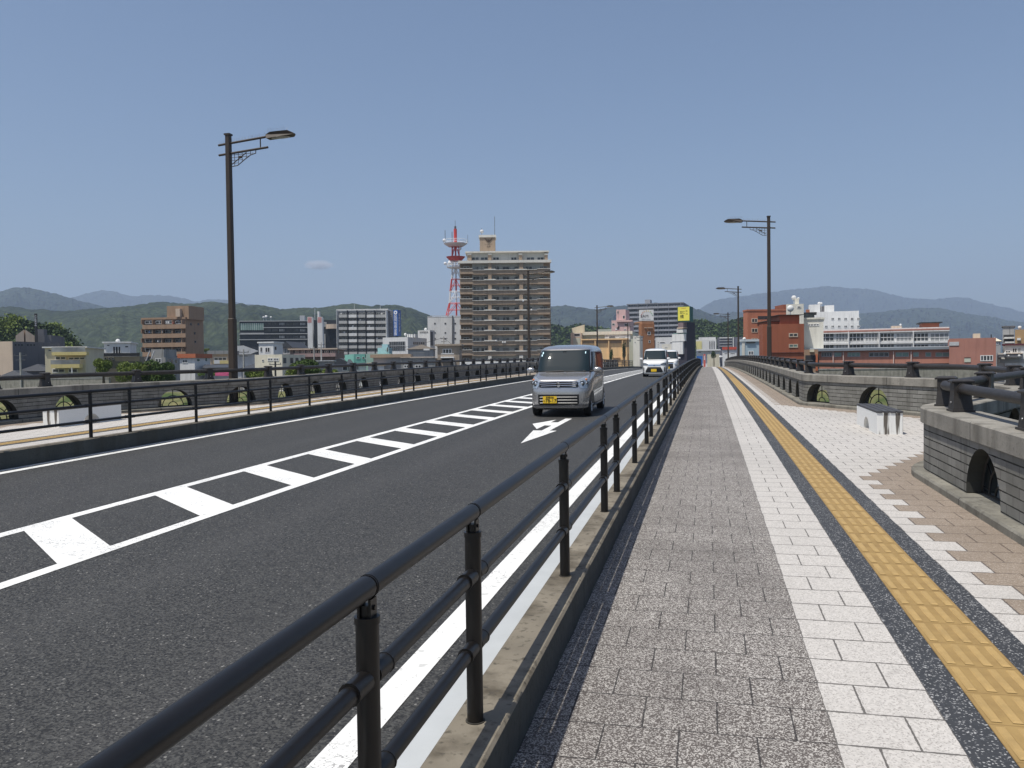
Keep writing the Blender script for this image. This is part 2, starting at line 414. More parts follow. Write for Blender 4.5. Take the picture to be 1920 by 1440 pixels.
def handrail(side,label):
    root=empty('parapet_handrail',(2.5 if side>0 else 2*CX-2.5,10,deck(10)+ZC),0,label,'railing')
    inv=Matrix.Translation(-Vector(root.location))
    off=.235; S1=s_at_y(130); zr=1.07; zoo=(0 if side>0 else .04)
    ps=[s for s in post_s if s<S1]
    def frame(s):
        p=WP(s,off,ZC,side); q=WP(min(s+.05,LEN),off,ZC,side)-WP(max(s-.05,0),off,ZC,side); q.normalize()
        up=Vector((0,0,1)); n=q.cross(up).normalized(); up=n.cross(q)
        return Matrix((q,n,up)).transposed().to_4x4(), p
    proto=None
    for i,s in enumerate(ps):
        M,p=frame(s); M.translation=p
        if proto is None:
            mb=MB()
            # tapered body: wide foot, narrow neck, flat cap (x = along the rail)
            def fr(z,a,b): return [Vector((x,y,z)) for x,y in ((-a,-b),(a,-b),(a,b),(-a,b))]
            lv=[fr(0,.125,.115),fr(.022,.125,.115),fr(.025,.105,.10),fr(.18,.078,.09),fr(.322,.074,.088)]
            for A,B in zip(lv,lv[1:]):
                for k in range(4): mb.face([A[k],A[(k+1)%4],B[(k+1)%4],B[k]])
            mb.face(lv[-1])
            cap=[fr(.322,.088,.112),fr(.338,.092,.116),fr(.358,.05,.09)]
            mb.face(cap[0][::-1])
            for A,B in zip(cap,cap[1:]):
                for k in range(4): mb.face([A[k],A[(k+1)%4],B[(k+1)%4],B[k]])
            mb.face(cap[-1])
            o=mb.build('post',m_post,root); 
            for yy in (-.1,.1):
                b=MB(); b.ball((0,yy,.10),.012,.008,.012,0,8,5); b.build('bolt',m_steel,o)
            proto=o
        else:
            o=clone(proto,root)
        o.matrix_parent_inverse=inv; o.matrix_basis=M
    for a,b in zip(ps,ps[1:]):
        if b-a<1e-3: continue
        ss=[a+.06]+[c for c in CUM if a+.1<c<b-.1]+[b-.06]
        mb=MB(); mb.tube([WP(q,off,zr,side) for q in ss],.056,12)
        for q in (a+.09,b-.09):
            mb.tube([WP(q-.02,off,zr,side),WP(q+.02,off,zr,side)],.066,12)
        o=mb.build('rail',m_post,root,smooth=True); o.matrix_parent_inverse=inv
    return root
handrail(1,'dark tube handrail on squat tapered posts atop the right-hand parapet')
handrail(-1,'dark tube handrail on squat tapered posts atop the left-hand parapet')
# ---- paving
def walld(x,y):                                   # signed distance inside the right wall face
    best=9; ins=None
    for a,b in zip(PATH,PATH[1:]):
        if max(a.y,b.y)<y-4 or min(a.y,b.y)>y+4: continue
        ab=b-a; t=max(0,min(1,(Vector((x,y))-a).dot(ab)/ab.length_squared)); q=a+ab*t; d=Vector((x,y))-q
        if d.length<best: best=d.length; n=Vector((ab.y,-ab.x)); ins=d.dot(n)<0
    return best if ins else -best
TS=.31
def pave(side):
    mb=MB(); zo=0 if side>0 else .04
    X=lambda x: x if side>0 else 2*CX-x
    def quad(x0,x1,ya,yb,mi,uv=None):
        P=[(X(x0),ya,deck(ya)+zo),(X(x1),ya,deck(ya)+zo),(X(x1),yb,deck(yb)+zo),(X(x0),yb,deck(yb)+zo)]
        u=uv or [(0,0),(1,0),(1,1),(0,1)]
        if side<0: P=P[::-1]; u=u[::-1]
        mb.face(P,mi,u)
    yend=112; rows=int((yend-Y0)/TS)
    for r in range(rows):
        ya=Y0+r*TS; yb=ya+TS; odd=r%2
        # brown band
        x=-.745-(TS/2 if odd else 0)
        while x<.49-1e-3:
            a,b=max(x,-.745),min(x+TS,.49); u0=(a-x)/TS; u1=(b-x)/TS
            quad(a,b,ya,yb,0,[(u0,0),(u1,0),(u1,1),(u0,1)]); x+=TS
        # white band
        xs=(.49,.807,.965) if odd else (.49,.648,.965)
        for a,b in zip(xs,xs[1:]): quad(a,b,ya,yb,1,[(0,0),(1,0),(1,1),(0,1)])
        # outer field
        x=1.603-(TS/2 if odd else 0)
        while x<5.3:
            a=max(x,1.603); b=x+TS
            d=walld((x+b)/2,(ya+yb)/2)
            if d<-.05: break
            mi=1 if (d>.60 or b<1.78) else 2
            u0=(a-x)/TS
            quad(a,b,ya,yb,mi,[(u0,0),(1,0),(1,1),(u0,1)]); x+=TS
    tag(mb.build('sidewalk',[m_brown,m_white,m_tan]),kind='structure')
    mb=MB()
    def st(x0,x1,ya,yb):
        for a,c in zip(*(lambda q:(q,q[1:]))(yr(ya,yb,2))):
            P=[(X(x0),a,deck(a)+zo),(X(x1),a,deck(a)+zo),(X(x1),c,deck(c)+zo),(X(x0),c,deck(c)+zo)]
            if side<0: P=P[::-1]
            mb.face(P)
    st(.965,1.124,Y0,112); st(1.451,1.603,Y0,112)
    tag(mb.build('granite_strip',m_dark),kind='structure')
    mb=MB(); tl=.327; y=Y0
    while y<112:
        P=[(X(1.124),y,deck(y)+zo+.002),(X(1.451),y,deck(y)+zo+.002),(X(1.451),y+tl,deck(y+tl)+zo+.002),(X(1.124),y+tl,deck(y+tl)+zo+.002)]
        u=[(0,0),(1,0),(1,1),(0,1)]
        if side<0: P=P[::-1]; u=u[::-1]
        mb.face(P,0,u)
        if y<45:
            for k in range(4):
                xc=1.124+tl*(k+.5)/4; z=deck(y+tl/2)+zo
                w,ww=.014,.021
                A=[(X(xc-ww),y+.02,z+.002),(X(xc+ww),y+.02,z+.002),(X(xc+ww),y+tl-.02,z+.003),(X(xc-ww),y+tl-.02,z+.003)]
                B=[(X(xc-w),y+.03,z+.008),(X(xc+w),y+.03,z+.008),(X(xc+w),y+tl-.03,z+.009),(X(xc-w),y+tl-.03,z+.009)]
                fs=[B]+[[A[i],A[(i+1)%4],B[(i+1)%4],B[i]] for i in range(4)]
                for f in fs: mb.face(f[::-1] if side<0 else f,1,[(.3,.3)]*4)
        y+=tl
    tag(mb.build('tactile_paving',[m_tact,m_tbar]),kind='structure')
    mb=MB(); 
    for a,c in zip(*(lambda q:(q,q[1:]))(yr(112,Y1,4))):
        P=[(X(-.745),a,deck(a)+zo),(X(2.5),a,deck(a)+zo),(X(2.5),c,deck(c)+zo),(X(-.745),c,deck(c)+zo)]
        mb.face(P[::-1] if side<0 else P,0,[(.3,.3)]*4)
    tag(mb.build('sidewalk',m_white),kind='structure')
pave(1); pave(-1)
# ---- bridge deck body under the surfaces, with the bays and piers
mb=MB()
for a,c in zip(*(lambda q:(q,q[1:]))(yr(Y0,Y1,3))):
    pr=[(-14.05,-.16),(2.95,-.16),(2.95,-.75),(.5,-1.0),(-1.5,-2.2),(-9.6,-2.2),(-11.6,-1.0),(-14.05,-.75)]
    for i in range(8):
        p,q=pr[i],pr[(i+1)%8]
        mb.face([(p[0],a,deck(a)+p[1]-.02),(q[0],a,deck(a)+q[1]-.02),(q[0],c,deck(c)+q[1]-.02),(p[0],c,deck(c)+p[1]-.02)][::-1])
for side in (1,-1):
    poly=[(2.3,10.4),(2.92,10.7),(5.45,15.2),(5.45,19.2),(2.92,23.6),(2.3,23.9)]
    if side<0: poly=[(2*CX-x,y) for x,y in poly][::-1]
    top=[(x,y,deck(y)-.06+(.04 if side<0 else 0)) for x,y in poly]; bot=[(x,y,deck(y)-1.1) for x,y in poly]
    mb.face(top); mb.face(bot[::-1])
    for i in range(6): j=(i+1)%6; mb.face([bot[i],bot[j],top[j],top[i]])
for py in (16.4,52,88,124):
    mb.box(-10.5,-.6,py-1.2,py+1.2,-13,deck(py)-2.1)
tag(mb.build('bridge_deck',m_conc),kind='structure')
# ---- inner tube railings on the kerbs
def railing(x,y0,label,flip=1):
    root=empty('pedestrian_railing',(x,y0,deck(y0)+.2),0,label,'railing')
    inv=Matrix.Translation(-Vector(root.location))
    ys=[]; k=-2
    while True:
        for d in (0,2.02,4.03):
            ys.append(y0+5.02*k+d)
        k+=1
        if y0+5.02*k>118: break
    ys=[y for y in ys if y>-5]
    # post prototype
    proto=None
    for i,y in enumerate(ys):
        M=Matrix.Translation((x,y,deck(y)+.2))
        if proto is None:
            mb=MB(); mb.tube([(0,0,0),(0,0,.700)],.0305,20); mb.tube([(0,0,.697),(0,0,.715)],.0335,20)
            mb.tube([(0,0,.715),(0,0,.745)],.019,12); 
            mb.box(-.019,-.012,-.02,.02,.715,.762); mb.box(.012,.019,-.02,.02,.715,.762)
            mb.tube([(-.024,0,.738),(.024,0,.738)],.007,8)
            o=mb.build('post',m_rail,root,smooth=True); proto=o
            b=MB(); b.tube([(0,0,-.004),(0,0,.003)],.037,20); b.build('base_ring',m_kerb,o)
            for zz in (.283,.553):
                for s in (-1,1):
                    b=MB(); b.tube([(0,s*q,zz) for q in (.024,.109,.1095,.116)],.0285,14,rr=[.0285,.0285,.0305,.0305])
                    b.build('rail_bracket',m_rail,o,smooth=True)
        else: o=clone(proto,root)
        o.matrix_parent_inverse=inv; o.matrix_basis=M
    runs=[('top_rail',.79,.0295),('middle_rail',.553,.0245),('lower_rail',.283,.0245)]
    for i,(a,b) in enumerate(zip(ys,ys[1:])):
        if i>72: break
        for nm,z,r in runs:
            if nm!='top_rail' and i%2 and b-a<1.5 and False: continue
            mb=MB()
            if nm=='top_rail':
                mb.tube([(x,a+.004,deck(a)+.2+z),(x,b-.004,deck(b)+.2+z)],r,20)
                mb.tube([(x,a-.006,deck(a)+.2+z),(x,a+.006,deck(a)+.2+z)],r-.003,16)
                mb.tube([(x,a+.010,deck(a)+.2+z),(x,a+.016,deck(a)+.2+z)],r+.0015,20)
            else: mb.tube([(x,a,deck(a)+.2+z),(x,b,deck(b)+.2+z)],r,16)
            if nm!='top_rail' and i>=48: continue
            o=mb.build(nm,m_rail,root,smooth=True); o.matrix_parent_inverse=inv
    # the far stretch of the two lower rails
    for nm,z,r in runs[1:]:
        mb=MB()
        for a,b in zip(ys[48:],ys[49:]): mb.tube([(x,a,deck(a)+.2+z),(x,b,deck(b)+.2+z)],r,8)
        o=mb.build(nm,m_rail,root,smooth=True); o.matrix_parent_inverse=inv
railing(-.86,2.97,'dark brown tube railing beside the right pavement, running away from the viewer')
railing(-10.29,3.09,'dark brown tube railing between the road and the far left pavement')
# ---- benches
def _bmat(name,stain):
    a=N(name); st=a.noise(1,4,st=(7,7,.5)); m=a.mr(st,.50,.54,0,stain)
    col=a.mix(m,(.74,.74,.72),(.09,.075,.06)); sm=a.noise(30,4); col=a.mix(a.mr(sm,.6,.75,0,.3),col,(.3,.3,.28)); a.col(col); return a.set(.8,0,.3)
m_bw=_bmat('white_painted_concrete',0.0); m_bs=_bmat('stained_white_concrete',.95)
m_slat=pm('weathered_dark_slats',(.055,.055,.06),.65,.3,12)
def bench(cx,cy,zo,label,flip):
    root=empty('bench',(cx,cy,deck(cy)+zo),0,label,'bench','concrete benches in the bays of the bridge')
    root.rotation_euler=(math.atan(.01978-2*1.1177e-4*cy),0,0)
    mb=MB(); a,L,H,r=.21,1.0,.375,.27
    cols=[-L,-r]+[-r*math.cos(math.pi*k/10) for k in range(1,10)]+[r,L]
    zb=lambda y: math.sqrt(max(0,r*r-y*y))*.85 if abs(y)<=r else 0
    for y0,y1 in zip(cols,cols[1:]):
        for x,s in ((-a,-1),(a,1)):
            P=[(x,y0,zb(y0)),(x,y1,zb(y1)),(x,y1,H),(x,y0,H)]
            mb.face(P if s>0 else P[::-1],0)
        P=[(-a,y0,zb(y0)),(a,y0,zb(y0)),(a,y1,zb(y1)),(-a,y1,zb(y1))]; mb.face(P[::-1],0)
    mb.face([(-a,-L,0),(a,-L,0),(a,-L,H),(-a,-L,H)],1); mb.face([(a,L,0),(-a,L,0),(-a,L,H),(a,L,H)],1)
    mb.face([(-a,-L,H),(a,-L,H),(a,L,H),(-a,L,H)],0)
    mb.build('bench_body',[m_bw,m_bs],root)
    for k in range(4):
        x0=-a-.012+k*(2*a+.024)/4; mb=MB(); mb.box(x0+.009,x0+(2*a+.024)/4-.009,-L-.015,L+.015,H,H+.032); mb.build('seat_slat',m_slat,root)
bench(3.08,16.52,0,'white concrete bench with dark slatted seat in the right-hand bay',1)
bench(2*CX-3.06,16.5,.04,'white concrete bench half hidden behind the left railing',-1)
# ---- street lamps
def lamp_proto(side,loc,label):
    root=empty('street_lamp',loc,0,label,'street lamp','street lamps along the bridge')
    s=side                                         # arm direction along x
    mb=MB(); mb.box(-.16,.16,-.16,.16,-1.2,.06); mb.build('base',m_lamp,root)
    def sq(z,a): 
        c=a*.3; return [Vector((x,y,z)) for x,y in ((-a+c,-a),(a-c,-a),(a,-a+c),(a,a-c),(a-c,a),(-a+c,a),(-a,a-c),(-a,-a+c))]
    mb=MB(); lv=[sq(.06,.112),sq(2.68,.108),sq(2.70,.088),sq(8.28,.078)]
    for A,B in zip(lv,lv[1:]):
        for k in range(8): mb.face([A[k],A[(k+1)%8],B[(k+1)%8],B[k]])
    mb.face(lv[-1]); mb.build('pole',m_lamp,root)
    mb=MB(); mb.box(-.095,.095,-.095,.095,8.28,8.33); mb.build('pole_cap',m_lamp,root)
    mb=MB(); mb.tube([(-.34*s,0,8.005),(1.45*s,0,8.16)],.034,10); mb.build('upper_arm',m_lamp,root,smooth=True)
    mb=MB(); mb.tube([(-.33*s,0,7.70),(1.33*s,0,7.83)],.034,10); mb.build('lower_arm',m_lamp,root,smooth=True)
    mb=MB(); mb.tube([(1.08*s,0,7.82),(1.08*s,0,8.13)],.018,8); mb.build('strut',m_lamp,root)
    # lattice bracket
    mb=MB(); X=lambda x:x*s
    cur=[(.10,7.33),(.30,7.35),(.55,7.52),(.75,7.64),(.92,7.68)]
    mb.tube([(X(a),0,b) for a,b in cur],.014,6); mb.tube([(X(.92),0,7.68),(X(.92),0,7.79)],.012,6)
    for z in (7.42,7.51,7.60,7.68):
        xe=.12+(z-7.33)/(7.7-7.33)*.75; mb.tube([(X(.09),0,z),(X(xe),0,z+.01)],.008,6)
    for x in (.2,.33,.46,.6,.74):
        zb_=7.33+max(0,(x-.25))*.56+.02; mb.tube([(X(x),0,zb_),(X(x),0,7.76)],.008,6)
    mb.tube([(X(.12),0,7.4),(X(.6),0,7.72)],.014,6); mb.ball((X(.4),0,7.6),.07,.012,.045,0,8,6)
    mb.build('bracket',m_lamp,root)
    # luminaire
    mb=MB(); pr=[(1.28,8.10),(1.34,8.07),(2.12,8.115),(2.22,8.15),(2.20,8.19),(2.02,8.27),(1.45,8.26),(1.30,8.20)]
    wd=[.07,.12,.15,.07,.07,.10,.10,.07]
    A=[Vector((X(x),-w_,z)) for (x,z),w_ in zip(pr,wd)]; B=[Vector((X(x),w_,z)) for (x,z),w_ in zip(pr,wd)]
    mb.face(A); mb.face(B[::-1])
    for i in range(8): j=(i+1)%8; mb.face([A[j],A[i],B[i],B[j]])
    hd=mb.build('lamp_head',m_lamp,root,weld=True)
    mb=MB(); mb.ball((X(1.74),0,8.095),.34,.11,.035,0,16,8); mb.build('lens',m_lens,hd,smooth=True)
    mb=MB(); rg=random.Random(3)
    for k in range(70):
        t=k/70; x=-.3+t*2.3
        if abs(x)<.1: continue
        z=8.03+.087*x if x<1.3 else 8.27
        dx,dy=rg.uniform(-.03,.03),rg.uniform(-.04,.04)
        mb.tube([(X(x),0,z),(X(x+dx),dy,z+rg.uniform(.10,.15))],.0022,3,caps=False)
    mb.build('bird_spikes',m_steel,root)
    return root
ly=[22.85,66.4,109.7,153.2]; lab=['nearest street lamp on the left, tall brown post before the green hill','street lamp in front of the tall brown apartment block','street lamp left of the pink building above the orange-fronted hall','farthest street lamp on the left, before the brown block with the white sign']
pl=None
for y,l in zip(ly,lab):
    if pl is None: pl=lamp_proto(1,(-14.2,y,deck(y)),l)
    else:
        c=clone(pl); c.location=(-14.2,y,deck(y)); c['label']=l
ry=[44.6,88.1,131.6]; lab=['nearest street lamp on the right, rising in front of the red brick building','second street lamp on the right, just left of the nearest right-hand one','farthest street lamp on the right, smallest beside the street end']
pr_=None
for y,l in zip(ry,lab):
    if pr_ is None: pr_=lamp_proto(-1,(3.1,y,deck(y)),l)
    else:
        c=clone(pr_); c.location=(3.1,y,deck(y)); c['label']=l
# ================================================================== VEHICLES
def carpaint(name,c,metal,rough):
    a=N(name); a.col(a.ramp(a.noise(1.2,3),.3,.7,sc3(c,.95),sc3(c,1.04))); a.b.inputs['Coat Weight'].default_value=.9; a.b.inputs['Coat Roughness'].default_value=.05
    return a.set(rough,metal,.5)
m_silver=carpaint('silver_paint',(.42,.41,.41),.7,.25)
m_wpaint=carpaint('white_paint',(.74,.74,.73),0,.35)
m_bpaint=carpaint('blue_paint',(.03,.09,.25),.2,.35)
def _glass():
    a=N('car_glass'); a.col((.014,.024,.029)); 
    return a.set(.03,0,.32)
m_cg=_glass()
m_blk=pm('black_plastic',(.012,.012,.013),.45,.1,10)
m_tyre=pm('tyre_rubber',(.018,.018,.018),.8,.15,20)
m_rim=pm('alloy',(.45,.45,.46),.3,.05,8,metal=.8)
m_chrome=pm('chrome',(.75,.76,.78),.12,.03,5,metal=1)
m_hl=pm('headlamp_lens',(.42,.46,.50),.10,.25,30,metal=.6)
m_bulb=pm('headlamp_reflector',(.10,.11,.12),.15,.2,30,metal=.7)
m_org=pm('orange_indicator',(.55,.16,.04),.25,.1,10)
m_ylw=pm('yellow_number_plate',(.80,.52,.03),.45,.04,10)
m_ink=pm('black_lettering',(.015,.015,.015),.6,.05,10)
m_wht=pm('white_lettering',(.78,.79,.8),.6,.04,4)
def text(body,size,M,mat,parent,name='lettering',ext=.002,align='CENTER',xs=1):
    cu=bpy.data.curves.new('txt','FONT'); cu.body=body; cu.size=size; cu.align_x=align; cu.align_y='CENTER'; cu.extrude=ext; cu.offset=0
    cu.resolution_u=3
    t=bpy.data.objects.new('txt',cu); C.objects.link(t); bpy.context.view_layer.update()
    me=bpy.data.meshes.new_from_object(t.evaluated_get(bpy.context.evaluated_depsgraph_get()))
    bpy.data.objects.remove(t); me.materials.clear(); me.materials.append(mat)
    o=bpy.data.objects.new(name,me); C.objects.link(o); o.parent=parent; o.matrix_basis=M@Matrix.Diagonal((xs,1,1,1)); return o
FM=Matrix(((1,0,0,0),(0,0,-1,0),(0,1,0,0),(0,0,0,1)))   # text plane -> facing -y
def lin(tab,z):
    if z<=tab[0][0]: return tab[0][1]
    for (a,p),(b,q) in zip(tab,tab[1:]):
        if z<=b: return p+(q-p)*(z-a)/(b-a)
    return tab[-1][1]
def van(loc,rz,label,paint,style,group=None,cat='van',k=1.05,detail=True):
    root=empty('parked_car' if style=='x' else 'kei_van',loc,rz,label,cat,group)
    root.scale=(k,k,k); root.rotation_euler=(math.atan(.01978-2*1.1177e-4*loc[1]),0,rz)
    if style=='silver':
        FR=[(.17,.14),(.22,.03),(.30,.0),(.50,-.01),(.62,0),(.72,.03),(.84,.06),(.89,.10),(.94,.20),(.98,.36),(1.01,.5),(1.035,.60),(1.06,.66),(1.2,.75),(1.4,.89),(1.56,1.01),(1.61,1.06),(1.65,1.16),(1.685,1.32),(1.71,1.6),(1.722,1.9)]
        HT=1.722
    else:
        FR=[(.15,.14),(.20,.02),(.30,0),(.50,.0),(.62,.03),(.74,.05),(.86,.08),(.92,.13),(.96,.24),(1.0,.42),(1.03,.55),(1.06,.63),(1.2,.73),(1.4,.90),(1.58,1.06),(1.63,1.12),(1.67,1.22),(1.705,1.4),(1.73,1.7),(1.742,2.0)]
        HT=1.742
    BK=[(.17,3.28),(.25,3.37),(.5,3.40),(1.0,3.37),(1.45,3.30),(1.6,3.24),(1.66,3.15),(1.70,2.95),(HT,2.5)]
    HW=[(.17,.64),(.22,.70),(.32,.73),(.6,.7375),(.9,.735),(1.02,.728),(1.2,.712),(1.4,.692),(1.56,.668),(1.62,.648),(1.66,.615),(1.69,.56),(1.71,.47),(HT,.33)]
    EX=[(.2,6.5),(.7,6.2),(1.0,6.2),(1.3,7.5),(1.6,7),(HT,3.4)]
    def front(x,z,off=0):
        n=lin(EX,z); hw=lin(HW,z); f,b=lin(FR,z),lin(BK,z); t=max(0,1-min(1,abs(x)/hw)**n)**(1/n)
        return Vector((x,(f+b)/2-(b-f)/2*t-off,z))
    def sidep(y,z,sg,off=0):
        n=lin(EX,z); hw=lin(HW,z); f,b=lin(FR,z),lin(BK,z); c=(f+b)/2; h=(b-f)/2
        t=max(0,1-min(1,abs(y-c)/h)**n)**(1/n); return Vector((sg*(hw*t+off),y,z))
    zs=sorted(set([a for a,_ in FR]+[a for a,_ in BK if a<=HT]+[a for a,_ in HW if a<=HT]+[.27,.4,.78,.86,1.12,1.3,1.48]))
    NA=72 if detail else 40
    def ring(z):
        n=lin(EX,z); hw=lin(HW,z); f,b=lin(FR,z),lin(BK,z); o=[]
        for i in range(NA):
            t=2*math.pi*i/NA; c,s=math.cos(t),math.sin(t)
            # denser sampling at corners of the superellipse
            o.append(Vector((hw*math.copysign(abs(c)**(2/n),c),(f+b)/2+(b-f)/2*math.copysign(abs(s)**(2/n),s),z)))
        return o
    mb=MB(); rs=[ring(z) for z in zs]
    for A,B in zip(rs,rs[1:]):
        for i in range(NA): j=(i+1)%NA; mb.face([A[i],A[j],B[j],B[i]])
    mb.face(rs[0][::-1]); 
    ctr=sum(rs[-1],Vector())/NA+Vector((0,0,.004))
    for i in range(NA): mb.face([rs[-1][i],rs[-1][(i+1)%NA],ctr])
    body=mb.build('body',paint,root,smooth=55)
    def zrow(z0,z1,nz):
        Z=sorted(set([round(z0+(z1-z0)*a/nz,4) for a in range(nz+1)]+[round(q,4) for q in zs if z0<q<z1])); return Z
    def fpatch(name,mat,z0,z1,xl,xr,off,nz=8,nx=14,par=None,thick=.0):
        mb=MB(); G=[]; Z=zrow(z0,z1,nz); nz=len(Z)-1
        for z in Z:
            l,r=(xl(z) if callable(xl) else xl),(xr(z) if callable(xr) else xr)
            G.append([front(l+(r-l)*b/nx,z,off) for b in range(nx+1)])
        for a in range(nz):
            for b in range(nx): mb.face([G[a][b],G[a][b+1],G[a+1][b+1],G[a+1][b]])
        return mb.build(name,mat,par or root,smooth=True)
    def spatch(name,mat,z0,z1,ya,yb,sg,off,nz=7,ny=8,par=None):
        mb=MB(); G=[]; Z=zrow(z0,z1,nz); nz=len(Z)-1
        for z in Z:
            l,r=(ya(z) if callable(ya) else ya),(yb(z) if callable(yb) else yb)
            G.append([sidep(l+(r-l)*b/ny,z,sg,off) for b in range(ny+1)])
        for a in range(nz):
            for b in range(ny):
                f=[G[a][b],G[a][b+1],G[a+1][b+1],G[a+1][b]]; mb.face(f if sg>0 else f[::-1])
        return mb.build(name,mat,par or root,smooth=True)
    wz1=1.585 if style=='silver' else 1.60
    wt=lambda z: .655-(z-1.06)*.11
    fpatch('windscreen_seal',m_blk,1.055,wz1+.008,lambda z:-wt(z)-.012,lambda z:wt(z)+.012,.008,nx=28)
    ws=fpatch('windscreen',m_cg,1.075,wz1-.005,lambda z:-wt(z)+.010,lambda z:wt(z)-.010,.013,nx=28)
    if detail:
        for s in (-1,1):
            mb=MB(); p0=front(s*.05,1.062,.02); p1=front(s*.05+.42*s*(1 if s>0 else -1)*(1),1.085,.016)
            mb.tube([front(.08+(.0 if s>0 else -.5),1.07,.02),front((.55 if s>0 else .02),1.085,.018)],.009,6); mb.build('wiper',m_blk,root)
        mb=MB(); q=front(0,1.53,.006); mb.box(q.x-.05,q.x+.05,q.y-.004,q.y,1.50,1.56); mb.build('mirror_mount',m_blk,ws)
    # side windows: black band then panes
    for sg in (-1,1):
        spatch('pillar_band',m_blk,1.07,1.545,lambda z: lin(FR,z)+.15,lambda z:lin(BK,z)-.16,sg,.007,ny=24)
        spatch('side_window',m_cg,1.09,1.525,lambda z: lin(FR,z)+.22,lambda z:1.62,sg,.012)
        spatch('side_window',m_cg,1.09,1.525,lambda z:1.70,lambda z:2.50,sg,.012)
        spatch('side_window',m_cg,1.12,1.50,lambda z:2.60,lambda z:lin(BK,z)-.24,sg,.012)
        if detail:
            for yy in (.78,1.66,2.55):
                spatch('door_gap',m_blk,.30,1.06,yy-.004,yy+.004,sg,.002,ny=1)
            spatch('sill',m_blk if style!='silver' else paint,.19,.27,.95,2.75,sg,.012,nz=2)
            for yy in (1.45,1.85):
                mb=MB(); p=sidep(yy,.93,sg,.02); mb.ball(p,.012,.085,.018,0,10,6); mb.build('door_handle',paint,root,smooth=True)
    # mirrors
    for sg in (-1,1):
        mb=MB(); mb.ball((sg*.83,.80,1.10),.105,.06,.072,0,16,12,f=lambda d:1/max(abs(d.x)**3+abs(d.y)**3+abs(d.z)**3,1e-3)**(1/3)*.93); 
        mi=mb.build('wing_mirror',paint,root,smooth=True)
        mb=MB(); mb.tube([(sg*.66,.80,1.07),(sg*.80,.80,1.09)],.025,8); mb.build('mirror_stalk',m_blk,mi)
    # wheels
    for yy in (.60,2.95):
        for sg in (-1,1):
            spatch('wheel_arch',m_blk,.175,.60,lambda z:yy-math.sqrt(max(0,.335**2-(z-.27)**2)),lambda z:yy+math.sqrt(max(0,.335**2-(z-.27)**2)),sg,.003,nz=10)
            wr=empty('wheel',(sg*.625,yy,.272)); wr.parent=root
            mb=MB(); n=28; prof=[(.17,-.09),(.262,-.085),(.272,-.06),(.272,.06),(.262,.085),(.17,.09)]
            for i in range(n):
                t0,t1=2*math.pi*i/n,2*math.pi*(i+1)/n
                for (r0,x0),(r1,x1) in zip(prof,prof[1:]):
                    mb.face([(x0,r0*math.cos(t0),r0*math.sin(t0)),(x1,r1*math.cos(t0),r1*math.sin(t0)),(x1,r1*math.cos(t1),r1*math.sin(t1)),(x0,r0*math.cos(t1),r0*math.sin(t1))])
            mb.build('tyre',m_tyre,wr,smooth=True)
            mb=MB(); mb.tube([(0,0,0),(sg*.07,0,0)],.17,24)
            for q in range(7):
                a=2*math.pi*q/7; mb.tube([(sg*.075,.02*math.cos(a),.02*math.sin(a)),(sg*.085,.165*math.cos(a),.165*math.sin(a))],.02,6)
            mb.build('rim',m_rim,wr)
    if style=='silver':
        # lower bumper opening with bars, plate, chrome grille, headlamps, lower lip
        go=lambda z:.49-.10*max(0,(.33-z)/.1)
        fpatch('bumper_opening',m_blk,.29,.54,lambda z:-go(z),lambda z:go(z),.006,nz=6)
        for z in (.34,.41,.48):
            mb=MB(); mb.tube([front(-.45+.9*i/8,z,.016) for i in range(9)],.006,6); mb.build('bumper_bar',m_steel,root,smooth=True)
        fpatch('bumper_lip',paint,.195,.262,-.68,.68,.035,nz=3)
        for sg in (-1,1):
            fpatch('bumper_wing',paint,.20,.27,sg*.40,sg*.70,.055,nz=2) if sg>0 else fpatch('bumper_wing',paint,.20,.27,-.70,-.40,.055,nz=2)
        gx=lambda z:.47+.05*(z-.72)/.12
        fpatch('grille',m_blk,.705,.865,lambda z:-gx(z),lambda z:gx(z),.006)
        for z,w_ in ((.74,.42),(.785,.45),(.83,.47)):
            mb=MB(); mb.tube([front(-w_+2*w_*i/12,z+.012*(1-abs(i-6)/6),.020) for i in range(13)],.0125,8); mb.build('grille_bar',m_chrome,root,smooth=True)
        # round emblem with an angular s
        e=empty('emblem',front(0,.775,.035)); e.parent=root
        mb=MB(); S=[(-.055,.012),(-.012,.052),(.052,-.006),(.030,-.026),(-.006,.006),(-.016,-.004),(.050,-.062)]
        pts=[(-.058,.018),(-.004,.066),(.054,.012),(.020,.012),(-.002,.032),(-.022,.016),(.022,-.022),(.040,-.022),(.058,-.018),(.004,-.066),(-.054,-.012),(-.020,-.012),(.002,-.032),(.022,-.016),(-.022,.022),(-.040,.022)]
        for T in tessellate_polygon([[Vector((a,b,0)) for a,b in pts]]):
            mb.face([(pts[i][0],-.006,pts[i][1]) for i in T])
        mb.build('emblem_mark',m_chrome,e)
        for sg in (-1,1):
            def inn(z): return .47-.06*max(0,(z-.80)/.12)+.06*max(0,(.76-z)/.08)
            def out(z): return .70-.02*(abs(z-.80)/.1)
            xl,xr=(lambda z:inn(z)*1.0+max(0,(z-.865))*2.2,lambda z:out(z)) if sg>0 else (lambda z:-out(z),lambda z:-inn(z)-max(0,(z-.865))*2.2)
            hl=fpatch('headlight',m_hl,.685,.965,xl,xr,.010,nz=12)
            for dx,dz,r in ((.555,.80,.068),(.645,.81,.045)):
                mb=MB(); p=front(sg*dx,dz,.012); mb.ball(p,r,.016,r,0,14,8); mb.build('lamp_reflector',m_bulb,hl,smooth=True)
                mb=MB(); mb.ball(p+Vector((0,-.014,0)),r*.45,.01,r*.45,0,10,6); mb.build('bulb',m_chrome,hl,smooth=True)
